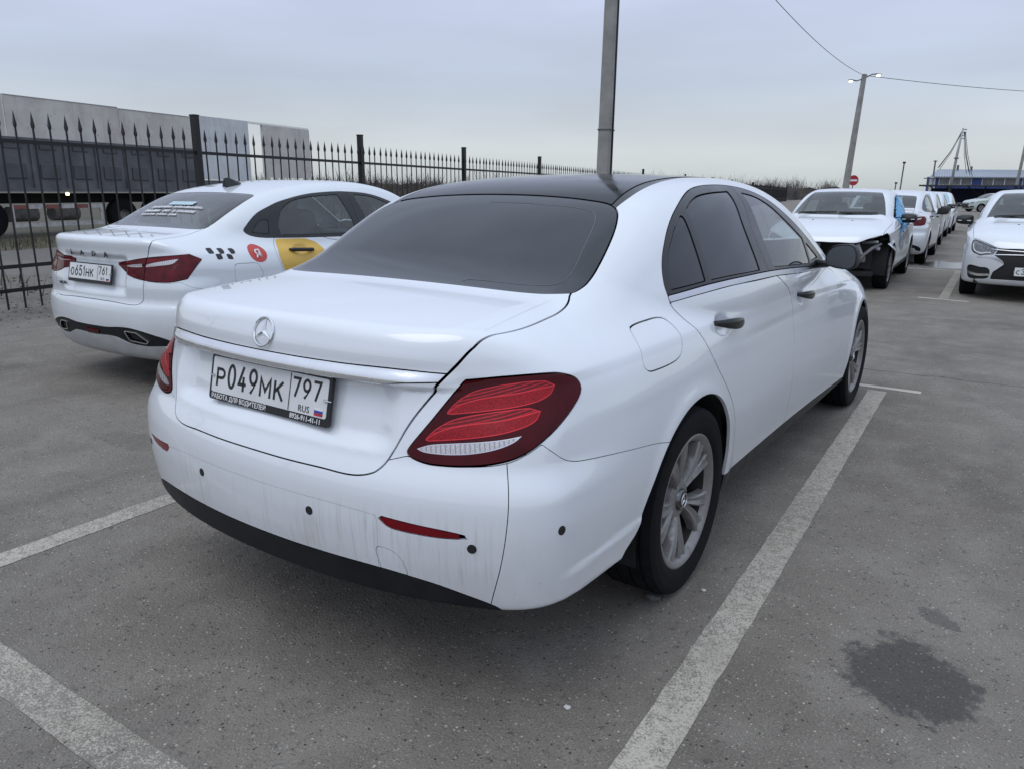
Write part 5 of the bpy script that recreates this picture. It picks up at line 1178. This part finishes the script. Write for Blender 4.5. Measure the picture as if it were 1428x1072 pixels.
# stall markings, turned 2.1 degrees to the saloon
def marking(x0, y0, x1, y1, wd, mat=None):
    a, c = Vector((x0, y0)), Vector((x1, y1)); d = (c - a); L = d.length; d.normalize(); n = Vector((-d.y, d.x)) * wd / 2; rg_ = random.Random(int(x0 * 91 + y0 * 37)); V, F = [], []; N_ = max(2, int(L / .05))
    for i in range(N_ + 1):
        p = a + d * (L * i / N_); e_ = 1 + rg_.uniform(-.045, .045); f_ = 1 + rg_.uniform(-.045, .045); V += [(p + n * e_).to_3d() + Vector((0, 0, .002)), (p - n * f_).to_3d() + Vector((0, 0, .002))]
    for i in range(N_): F.append((2 * i, 2 * i + 1, 2 * i + 3, 2 * i + 2))
    b = MB(); b.add(V, F); return b.build('road_marking', mat or MARK, None, kind='structure')
marking(1.182, -.56, .990, 4.60, .118); marking(-1.30, -.40, -1.47, 4.35, .118)
marking(-4.6, -.575, 1.125, -.431, .122)
marking(.42, 4.70, 1.255, 4.725, .075, MARK2); marking(-2.1, 4.62, -1.0, 4.65, .075)
marking(.855, 10.47, .69, 15.0, .115); marking(.555, 10.43, 1.165, 10.36, .075, MARK2); marking(-.9, 15.05, .95, 15.02, .09)
marking(3.40, 10.5, 3.23, 15.0, .115); marking(.62, 19.8, .5, 24.6, .115); marking(-.6, 19.7, .9, 19.66, .09)
# loose gravel on the verge
rg = np.random.default_rng(5)
def stones(n, place, smin_, smax_):
    b = MB(); oct_ = np.array([(1, 0, 0), (-1, 0, 0), (0, 1, 0), (0, -1, 0), (0, 0, 1), (0, 0, -1)], float); fc = [(0, 2, 4), (2, 1, 4), (1, 3, 4), (3, 0, 4), (2, 0, 5), (1, 2, 5), (3, 1, 5), (0, 3, 5)]
    for _ in range(n):
        p = place(); s_ = rg.uniform(smin_, smax_); V = oct_ * s_ * rg.uniform(.6, 1.2, (6, 3)) * np.array([1, rg.uniform(.6, 1.1), .6]); a = rg.uniform(0, 6.28)
        V = V @ np.array([[math.cos(a), -math.sin(a), 0], [math.sin(a), math.cos(a), 0], [0, 0, 1]]); b.add(V + np.array([p.x, p.y, s_ * .3]), fc)
    return b
GRAVEL = flat('grey_gravel', (.19, .178, .16), .9, var=.45, scale=6)
stones(3200, lambda: fp(rg.uniform(-3, 16), rg.normal(.1, .45)), .005, .020).build('gravel', GRAVEL, None, kind='stuff')
stones(1300, lambda: fp(rg.uniform(-3, 16), rg.uniform(.6, 3.4)), .01, .045).build('gravel', GRAVEL, None, kind='stuff')
grassb = MB()
for _ in range(5200):
    p = fp(rg.uniform(-4, 40), rg.uniform(8.4, 11.2) if rg.random() < .8 else rg.uniform(.3, 3.4)); h = rg.uniform(.08, .38); a = rg.uniform(0, 6.28); d = Vector((math.cos(a), math.sin(a), 0)) * .012; l = Vector((rg.normal(0, .07), rg.normal(0, .07), h))
    grassb.add([p - d, p + d, p + l], [(0, 1, 2)])
grassb.build('dry_grass', flat('dry_grass', (.10, .09, .045), .9, var=.5, scale=2), None, kind='stuff')
for (x, y, s_, lab) in ((.850, 1.005, .022, 'grey stone squashed against the rear tyre of the large saloon'), (.975, 1.165, .007, 'white pebble on the asphalt between the rear wheel and the painted line'), (.895, .34, .008, 'pale pebble on the asphalt beside the near end of the right painted line')):
    bm = bmesh.new(); bmesh.ops.create_icosphere(bm, subdivisions=2, radius=1)
    for v in bm.verts: v.co = Vector((v.co.x * s_ * 1.3, v.co.y * s_, v.co.z * s_ * .62)) * (1 + .18 * math.sin(v.co.x * 5 + 3 * v.co.y) * math.cos(4 * v.co.z + v.co.y))
    me = bpy.data.meshes.new('pebble'); bm.to_mesh(me); bm.free(); me.materials.append(flat('stone_grey', (.09, .09, .088), .85, var=.3, scale=30) if s_ > .01 else flat('stone_pale', (.55, .54, .52), .8)); o = link('pebble', me); o.location = (x, y, s_ * .5); tag(o, lab, 'stone')

# ------------------------------------------------------------------ the iron fence
BLACK = flat('black_fence_paint', (.006, .006, .007), .5, var=.4, scale=5)
fence = thing('metal_fence', 'black iron picket fence with spear tips running along the left edge of the lot', 'fence', tuple(F0), FA)
def fpart(name, me, loc): o = link(name, me, fence); o.location = loc; return o
b = MB(); b.box((0, 0, 1.17), (.085, .085, 2.36)); b.box((0, 0, 2.355), (.095, .095, .02)); pm = b.build('fence_post', BLACK, None); pme = pm.data; bpy.data.objects.remove(pm)
posts = [-9.1, -5.1, -1.1, 2.9, 6.9, 11.2, 16.2, 22.4, 29.2, 39.4, 49.5, 59.8, 76, 97, 127, 174]
for s_ in posts:
    o = fpart('fence_post', pme, (0, s_, 0)); o.scale = (1, 1, 1) if s_ < 40 else (2.3, 2.3, 1.0)
b = MB(); b.box((0, 0, 1.04), (.0155, .0155, 1.98)); b.add([(-.020, -.011, 2.045), (.020, -.011, 2.045), (.020, .011, 2.045), (-.020, .011, 2.045), (0, 0, 2.19), (-.011, -.011, 2.01), (.011, -.011, 2.01), (.011, .011, 2.01), (-.011, .011, 2.01)], [(0, 1, 4), (1, 2, 4), (2, 3, 4), (3, 0, 4), (5, 6, 1, 0), (6, 7, 2, 1), (7, 8, 3, 2), (8, 5, 0, 3)])
pk = b.build('picket', BLACK, None); pkme = pk.data; bpy.data.objects.remove(pk)
s_ = -7.9; npk = 0; rest = MB()
while s_ < 130:
    if min(abs(s_ - q) for q in posts) > .07:
        if npk < 270: o = fpart('picket', pkme, (0, s_, 0)); o.rotation_euler = (random.uniform(-.006, .006), random.uniform(-.004, .004), random.uniform(-.2, .2)); npk += 1
        else:
            rest.add([(-.012, s_, .05), (.012, s_, .05), (0, s_ + .012, .05), (-.012, s_, 2.05), (.012, s_, 2.05), (0, s_ + .012, 2.05), (0, s_, 2.19)], [(0, 1, 4, 3), (1, 2, 5, 4), (2, 0, 3, 5), (3, 4, 6), (4, 5, 6), (5, 3, 6)])
    s_ += .196
rest.build('far_pickets', BLACK, fence, kind='stuff')
for a, c in zip(posts[:-1], posts[1:]):
    for z_ in (1.86, .52, .26):
        b = MB(); b.box((0, (a + c) / 2, z_), (.028, c - a - .086, .042)); b.build('fence_rail', BLACK, fence)
# ------------------------------------------------------------------ trailers beyond the fence
OFF = 12.5
def tp(s_, z_, dx=0.): return (-OFF - dx, s_, z_)
def truck_thing(name, label, s_): return thing(name, label, 'trailer', tuple(fp(s_, OFF)), FA)
def rel(root_s, s_, z_, dx=0.): return (-dx, s_ - root_s, z_)
STEEL = flat('grey_trailer_steel', (.10, .104, .112), .55, var=.35, scale=1.5); STEEL2 = flat('grey_trailer_rib', (.075, .078, .085), .55, var=.3, scale=2)
def board(name, base, dirt):
    b = NB(name); o = b.obj(); x, y, z = b.xyz(o); n = b.noise(o, 1.1, 5, .65); st = b.noise(b.map(o, (1, 7, .5)), 1., 4, .7); n3 = b.noise(o, 7., 4, .7)
    c = b.mix(b.smooth(n, .35, .68), c3(*base), c3(*dirt)); c = b.mix(b.math('MULTIPLY', b.smooth(st, .52, .70), .22), c, c3(.16, .145, .13)); c = b.mix(b.math('MULTIPLY', b.smooth(n3, .60, .72), .4), c, c3(.15, .12, .09)); b.bsdf(col=c, rough=.8); return b.m
BOARD = board('weathered_board', (.62, .59, .55), (.50, .47, .435)); BOARDW = board('whitish_board', (.66, .68, .70), (.58, .59, .60))
t1 = truck_thing('tipper_trailer', 'grey steel tipper trailer with weathered beige extension boards behind the fence', 8)
b = MB(); b.box(rel(8, 9.7, 1.95, 1.2), (2.4, 11.2, 1.36)); b.build('trailer_body', STEEL, t1)
for k in range(11):
    s0 = 4.7 + k * 1.02
    b = MB(); b.box(rel(8, s0, 1.80, -.012), (.05, .60, .40), bev=.015); b.build('side_pocket', STEEL2, t1)
    b = MB(); b.box(rel(8, s0, 2.46, -.010), (.04, .50, .14), bev=.01); b.build('side_pocket', STEEL2, t1)
    b = MB(); b.box(rel(8, s0 + .51, 1.95, -.02), (.06, .10, 1.30)); b.build('side_rib', STEEL, t1)
for z_ in (2.645, 1.29): b = MB(); b.box(rel(8, 9.7, z_, -.03), (.12, 11.3, .09)); b.build('side_rail', STEEL, t1)
for a, c, zt in ((4.2, 8.70, 3.74), (8.74, 12.29, 3.76), (12.33, 15.26, 3.73)):
    b = MB(); b.box(rel(8, (a + c) / 2, (2.69 + zt) / 2, .05), (.05, c - a, zt - 2.69)); b.build('extension_board', BOARD, t1)
    b = MB(); b.box(rel(8, (a + c) / 2, zt + .012, .05), (.07, c - a, .022)); b.build('board_cap', flat('board_edge', (.34, .34, .34), .6), t1)
b = MB(); b.box(rel(8, 9.7, 1.05, 1.2), (1.0, 10.8, .28)); b.build('chassis', DARK, t1)
for z_ in (.83, .34):
    for k in range(6):
        a = 8.5 + k * .463; b = MB(); b.box(rel(8, a + .2315, z_, -.02), (.05, .463, .11)); b.build('side_guard', flat('guard_white', (.42, .41, .40), .6, var=.3) if k % 2 or z_ < .5 else flat('guard_red', (.20, .065, .055), .6, var=.3), t1)
for s0 in (8.5, 11.25): b = MB(); b.box(rel(8, s0, .585, -.02), (.055, .07, .60)); b.build('guard_post', flat('guard_white', (.42, .41, .40), .6), t1)
for (a, c) in ((8.9, .62), (10.2, .62)): b = MB(); b.lathe([(-.5, 0), (-.5, .21), (.3, .21), (.3, 0)], 20, 'y', rel(8, a + .3, c, .5)); b.build('air_tank', flat('tank_grey', (.13, .13, .12), .6, var=.4), t1, 'auto')
wh = MB(); wh.lathe([(-.14, .2), (-.16, .30), (-.15, .47), (-.10, .52), (.10, .52), (.15, .47), (.16, .30), (.14, .2)], 28, 'x'); wm = wh.build('trailer_wheel', RUBBER, None, 'auto'); wme = wm.data; bpy.data.objects.remove(wm)
for s0 in (5.4, 6.7, 7.95, 12.2, 13.5):
    o = link('trailer_wheel', wme, t1); o.location = rel(8, s0, .52, .25); b = MB(); b.lathe([(.05, 0), (.06, .10), (.02, .16), (.05, .22), (.10, .28)], 20, 'x', rel(8, s0, .52, .25)); b.build('wheel_disc', flat('dirty_steel_disc', (.20, .195, .185), .6, .4, var=.4), t1, 'auto')
b = MB(); b.lathe([(-.03, .0), (-.03, .045), (.02, .04), (.035, 0)], 16, 'x', rel(8, 10.17, 1.18, -.08)); am = NB('amber_lamp'); am.bsdf(col=c3(.8, .4, .08), ecol=c3(1, .62, .22), estr=9.); b.build('marker_light', am.m, t1, True)
t2 = truck_thing('box_trailer', 'pale trailer with white front wall and beige rear board joined by a top rail', 18)
b = MB(); b.box(rel(18, 16.78, 2.75, .1), (.10, 2.5, 2.15)); b.build('front_board', BOARDW, t2)
b = MB(); b.box(rel(18, 20.24, 2.78, .1), (.10, 2.86, 1.96)); b.build('rear_board', BOARD, t2)
b = MB(); b.box(rel(18, 19.1, 3.80, .1), (.09, 5.1, .07)); b.build('top_rail', SATIN, t2)
b = MB(); b.box(rel(18, 18.6, 1.50, 1.1), (2.2, 6.6, .30)); b.build('trailer_deck', STEEL, t2); b = MB(); b.box(rel(18, 18.6, 1.0, 1.1), (.9, 6.0, .7)); b.build('chassis', DARK, t2)
for s0 in (16.9, 19.6, 20.8): o = link('trailer_wheel', wme, t2); o.location = rel(18, s0, .52, .25)

# ------------------------------------------------------------------ poles, lamps, wires, sign
CONC = flat('pole_concrete', (.26, .255, .245), .85, var=.25, scale=3)
def pole(label, p, h, w0, w1, cat='pole', mat=CONC, **k):
    t = thing('concrete_pole' if mat is CONC else 'lamp_post', label, cat, (p.x, p.y, 0)); b = MB()
    V = [(sx * w / 2 * (1 if ch else .7), sy * w / 2 * (.7 if ch else 1), z_) for z_, w in ((0, w0), (h, w1)) for sx, sy, ch in ((1, -1, 1), (1, 1, 1), (1, 1, 0), (-1, 1, 0), (-1, 1, 1), (-1, -1, 1), (-1, -1, 0), (1, -1, 0))]
    F = [(i, (i + 1) % 8, 8 + (i + 1) % 8, 8 + i) for i in range(8)] + [tuple(range(8, 16))]; b.add(V, F); b.build('shaft', mat, t); return t
bp = px(840, 12.5); big = pole('tall grey concrete pole with a dark cable down its side, rising behind the large saloon', bp, 9.6, .235, .165)
big.rotation_euler = (0, R(.6), R(12)); b = MB(); b.tube([(.128, -.03, 0), (.118, -.03, 3.2), (.10, -.03, 6.4), (.09, -.03, 9.4)], .016, 6); b.build('cable', PLASTIC, big, True)
for z_ in (2.35, 4.4, 6.6): b = MB(); b.box((0, 0, z_), (.245 - z_ * .0065, .245 - z_ * .0065, .022)); b.build('steel_band', flat('band_steel', (.10, .10, .10), .5, .5), big)
lp = px(1176, 37.5); lamp = pole('leaning concrete lamp pole with two small lit lamps on its top', lp, 6.95, .30, .19, 'lamp post'); lamp.rotation_euler = (0, R(3.0), yaw)
lit = NB('lit_lamp'); lit.bsdf(col=c3(.9, .9, .9), ecol=c3(1, .90, .68), estr=9.)
for sx, dz in ((-.55, -.22), (.62, .12)):
    b = MB(); b.tube([(0, 0, 6.75), (sx * .6, 0, 6.85 + dz), (sx, 0, 6.88 + dz)], .03, 6); b.build('lamp_arm', STEEL, lamp); b = MB(); b.box((sx * 1.1, 0, 6.86 + dz), (.24, .14, .06), bev=.02); hd = b.build('lamp_head', STEEL, lamp); b = MB(); b.box((sx * 1.1, 0, 6.82 + dz), (.15, .13, .07), bev=.02); b.build('lamp_glass', lit.m, hd)
def wire(a, c, sag, label, rad=.012):
    P = [a.lerp(c, t_) - Vector((0, 0, sag * 4 * t_ * (1 - t_))) for t_ in np.linspace(0, 1, 25)]; b = MB(); b.tube(P, rad, 5); o = b.build('overhead_wire', PLASTIC, None, True); tag(o, label, 'wire')
ltop = lamp.matrix_basis @ Vector((0, 0, 6.9)); btop = big.matrix_basis @ Vector((0, 0, 6.9))
wire(ltop, btop, .55, 'thin overhead wire sagging from the lamp pole up towards the tall concrete pole', .010)
wire(ltop, px(1700, 52, 8.2), .5, 'thin overhead wire running from the lamp pole out of the right edge', .014)
sg = thing('traffic_sign', 'round red no entry sign with a white bar above the crashed car', 'sign', tuple(px(1188, 45, 0)), yaw)
b = MB(); b.lathe([(-.012, 0), (-.012, .30), (.008, .30), (.008, 0)], 40, 'y', (0, 0, 2.12)); b.build('sign_disc', flat('sign_red', (.36, .018, .03), .4), sg); b = MB(); b.box((0, -.016, 2.12), (.44, .008, .105)); b.build('sign_bar', WHITE_INK, sg); b = MB(); b.tube([(0, .035, 0), (0, .035, 2.4)], .03, 8); b.build('sign_post', STEEL, sg, True)
for x_, d_, h_, lab in ((1254, 100, 5.35, 'thin distant lamp post standing between the lamp pole and the blue building'), (1246.5, 112, 2.9, 'short distant post just left of the thin lamp post')):
    p = px(x_, d_); t = thing('lamp_post', lab, 'lamp post', (p.x, p.y, 0)); b = MB(); b.tube([(0, 0, 0), (.12, 0, h_)], .09, 6); b.build('shaft', STEEL, t); b = MB(); b.box((.12, 0, h_), (.34, .25, .22)); b.build('lamp_head', DARK, t)
mp_ = px(1323, 92); mast = thing('cable_mast', 'pale mast above the blue building with cable bundles fanning down both sides', 'mast', (mp_.x, mp_.y, 0)); mast.rotation_euler = (0, R(3.0), yaw)
PALE = flat('pale_galvanised', (.36, .37, .38), .55, .3)
b = MB(); b.tube([(0, 0, 0), (0, 0, 6.0), (.1, 0, 9.1)], [.17, .15, .10], 8); b.build('shaft', PALE, mast, True); b = MB(); b.box((0, 0, 5.6), (.42, .4, .12)); b.build('collar', STEEL, mast)
for z_ in (8.9, 8.55, 8.2, 7.85): b = MB(); b.tube([(.1, -.05, z_), (.42, -.1, z_ + .06)], .045, 5); b.build('insulator', STEEL, mast); b = MB(); b.box((.46, -.1, z_ + .02), (.10, .10, .16)); b.build('insulator', PALE, mast)
for dx_, xe, ze in ((0, -1.9, 4.4), (.05, -2.05, 4.3), (.1, -1.75, 4.2), (.3, 1.6, 3.9), (.36, 2.1, 3.7), (.40, 1.85, 4.1), (.45, 2.4, 3.6)):
    b = MB(); b.tube([(dx_, 0, 8.7), (dx_ + (xe - dx_) * .45, 0, 6.3 if xe < 0 else 6.0), (xe, 0, ze)], .035, 5); b.build('cable', STEEL, mast, True)
rp = px(1414.5, 88); rpole = pole('grey pole at the right edge standing in front of the blue building', rp, 9.0, .30, .22); rpole.rotation_euler = (0, R(2.8), yaw); b = MB(); b.box((-.05, 0, 9.0), (.62, .2, .14)); b.build('lamp_head', STEEL, rpole)
b = MB(); b.tube([(0, 0, 5.0), (.35, 0, 5.45), (.9, 0, 5.5), (1.3, 0, 5.45)], .04, 6); b.build('lamp_arm', STEEL, rpole)
# ------------------------------------------------------------------ blue site building and canopy
BD = 105; k = BD / 1043.1; bo = px(1299, BD, 0); bld = thing('site_building', 'long low blue site building with a pale corrugated roof and white windows', 'building', tuple(bo), yaw)
BLUE = flat('blue_cladding', (.022, .052, .19), .5, var=.25, scale=.7); ROOFM = flat('pale_corrugated_roof', (.36, .40, .46), .5, .2, var=.12, scale=.5); WFR = flat('white_frame', (.62, .63, .65), .5); PANE = flat('dull_pane', (.10, .105, .115), .15, 0, .4, var=.5, scale=1.)
Lb = 26; ze, zr_ = 3.72, 4.80
b = MB(); b.box((Lb / 2 + .35, 1.2, ze / 2), (Lb, 2.4, ze - .02)); b.build('wall', BLUE, bld); b = MB(); b.box((.18, .6, ze / 2 - .02), (.34, 1.1, ze - .06)); b.build('end_wall', WFR, bld)
rf = MB(); rf.add([(-.15, -.5, ze), (Lb + .5, -.5, ze), (Lb + .5, 4, zr_), (2.55, 4, zr_), (2.0, 5.0, ze), (Lb + .5, 5.0, ze), (-.15, -.5, ze - .14), (Lb + .5, -.5, ze - .14)], [(0, 1, 2, 3), (3, 2, 5, 4), (0, 3, 4), (6, 7, 1, 0)]); rfo = rf.build('roof', ROOFM, bld)
rb = MB()
for i in range(72):
    x_ = i * .36; x1 = x_ + max(0, 2.6 * (1 - x_ / 26)); rb.add([(x_, -.56, ze + .01), (x_ + .15, -.56, ze + .01), (x1 + .15, 4, zr_ + .05), (x1, 4, zr_ + .05), (x_, -.56, ze - .16), (x_ + .15, -.56, ze - .16)], [(0, 1, 2, 3), (4, 5, 1, 0)])
rb.build('roof_rib', flat('roof_rib_grey', (.27, .30, .35), .5, .2), rfo, kind='stuff')
for xa, n_, in ((.75, 3), (6.75, 3), (12.4, 3), (18.2, 3)):
    wd = 4.6 if xa < 6 else 4.8
    b = MB(); b.box((xa + wd / 2, -.02, 3.10), (wd, .10, 1.05)); wo = b.build('window', WFR, bld)
    for i in range(n_): b = MB(); b.box((xa + wd / n_ * (i + .5), -.075, 3.10), (wd / n_ - .16, .03, .88)); b.build('pane', PANE, wo)
for x_, h_, w_ in ((5.2, .60, .16), (7.2, .45, .12)): b = MB(); b.tube([(x_, 3.6, zr_ - .6), (x_, 3.6, zr_ + h_)], w_, 8); b.build('vent_pipe', STEEL, bld)
b = MB(); b.tube([(.45, 1, ze - .4), (.45, 1, ze + 2.2)], .10, 6); b.box((.45, 1, ze + 2.1), (.55, .1, .1)); b.build('flue', STEEL, bld)
b = MB(); b.box((-.55, 0, ze - .25), (.9, 1.5, .12)); b.build('porch_roof', STEEL, bld)
for x_ in (-.9, -.35): b = MB(); b.tube([(x_, -.6, 0), (x_, -.6, ze - .3)], .05, 6); b.build('porch_post', STEEL, bld)
cd = 84; co = px(1280, cd, 0); can = thing('parking_canopy', 'dark corrugated canopy on thin posts in front of the blue building', 'canopy', tuple(co), yaw)
CAN = flat('dark_canopy_sheet', (.030, .031, .035), .6, var=.3)
b = MB(); b.add([(0, 0, 2.20), (24, 0, 2.32), (24, 15, 2.40), (8.6, 15, 2.28), (0, 0, 2.34), (24, 0, 2.46), (24, 15, 2.50), (8.6, 15, 2.38)], [(0, 1, 2, 3)[::-1], (4, 5, 6, 7), (0, 1, 5, 4), (0, 4, 7, 3), (1, 2, 6, 5)]); cr = b.build('canopy_roof', CAN, can)
b = MB()
for i in range(60): b.box((i * .4 + .1, -.02, 2.27 + i * .002), (.18, .05, .20))
b.build('roof_rib', flat('canopy_edge', (.040, .041, .044), .6), cr, kind='stuff')
for x_ in (3.8, 8.1, 14.0, 20.0): b = MB(); b.tube([(x_, 1.0, 0), (x_, 1.0, 2.25)], .07, 6); b.build('canopy_post', DARK, can); b = MB(); b.tube([(x_, 1.0, .9), (x_ - 1.9, 1.2, 2.2)], .06, 6); b.build('canopy_brace', DARK, can)
b = MB(); b.box((17.4, 15.2, 1.05), (15.5, .2, 2.1)); b.build('back_wall', flat('navy_sheet', (.016, .026, .075), .6), can)
far = copy_tree(CRASH_DONOR); setcar(far, 'distant pale green car parked sideways under the dark canopy', 0, 0, 0); p = px(1384, 62, 0); far.location = (p.x + 2.0, p.y - .6, 0); far.rotation_euler = (0, 0, yaw + PI / 2)
GRN = paint('pale_green_paint', (.40, .47, .44))
for nm in ('body', 'trunk_lid', 'hood', 'bumper', 'rear_door', 'front_door'):
    for d in kids(far, nm): me = d.data.copy(); me.materials.clear(); me.materials.append(GRN); d.data = me
# ------------------------------------------------------------------ bare scrub on the horizon
rg = np.random.default_rng(11); tw = MB()
def bush(p, h, n):
    for _ in range(n):
        a = rg.uniform(0, 6.28); l = h * rg.uniform(.45, 1.); lean = rg.uniform(.05, .5) * l; base = p + Vector((rg.normal(0, .5), rg.normal(0, .5), 0)); tip = base + Vector((math.cos(a) * lean, math.sin(a) * lean, l)); d = Vector((rt.x, rt.y, 0)) * .035
        tw.add([base - d, base + d, tip + d * .25, tip - d * .25], [(0, 1, 2, 3)])
        for _ in range(3):
            t_ = rg.uniform(.3, .9); q = base.lerp(tip, t_); a2 = rg.uniform(0, 6.28); l2 = l * rg.uniform(.2, .45); e_ = q + Vector((math.cos(a2) * l2 * .5, math.sin(a2) * l2 * .5, l2)); tw.add([q - d * .6, q + d * .6, e_], [(0, 1, 2)])
for _ in range(820):
    x_ = rg.uniform(330, 1165); dep = rg.uniform(62, 120) if x_ < 930 else rg.uniform(150, 215); h = rg.uniform(1.5, 2.9) * (1. if x_ < 930 else .82) * (1.25 if rg.random() < .12 else 1) * (dep / 85); bush(px(x_, dep, 0), h, 12)
for _ in range(60): bush(fp(rg.uniform(24, 75), rg.uniform(14, 22)), rg.uniform(1.3, 2.2), 12)
tw.build('scrub', flat('bare_twigs', (.085, .074, .066), .95, var=.35, scale=.3), None, kind='stuff')  # twig colour lightened so that it carries the distance haze
for _ in range(1): pass
hb = MB(); rows = 90; V, F = [], []
for i in range(rows + 1):
    x_ = 330 + (1175 - 330) * i / rows; p = px(x_, 150, 0); h = 2.3 + rg.uniform(-.35, .5); V += [p, p + Vector((0, 0, h)), px(x_, 158, 0) + Vector((0, 0, h * .8)), px(x_, 158, 0)]
for i in range(rows): F += [(4 * i + j, 4 * i + 4 + j, 4 * i + 5 + j, 4 * i + 1 + j) for j in range(3)]
hb.add(V, F); hb.build('far_thicket', flat('far_twig_mass', (.090, .080, .074), 1., var=.4, scale=.8), None, kind='stuff')
drop(CRASH_DONOR)
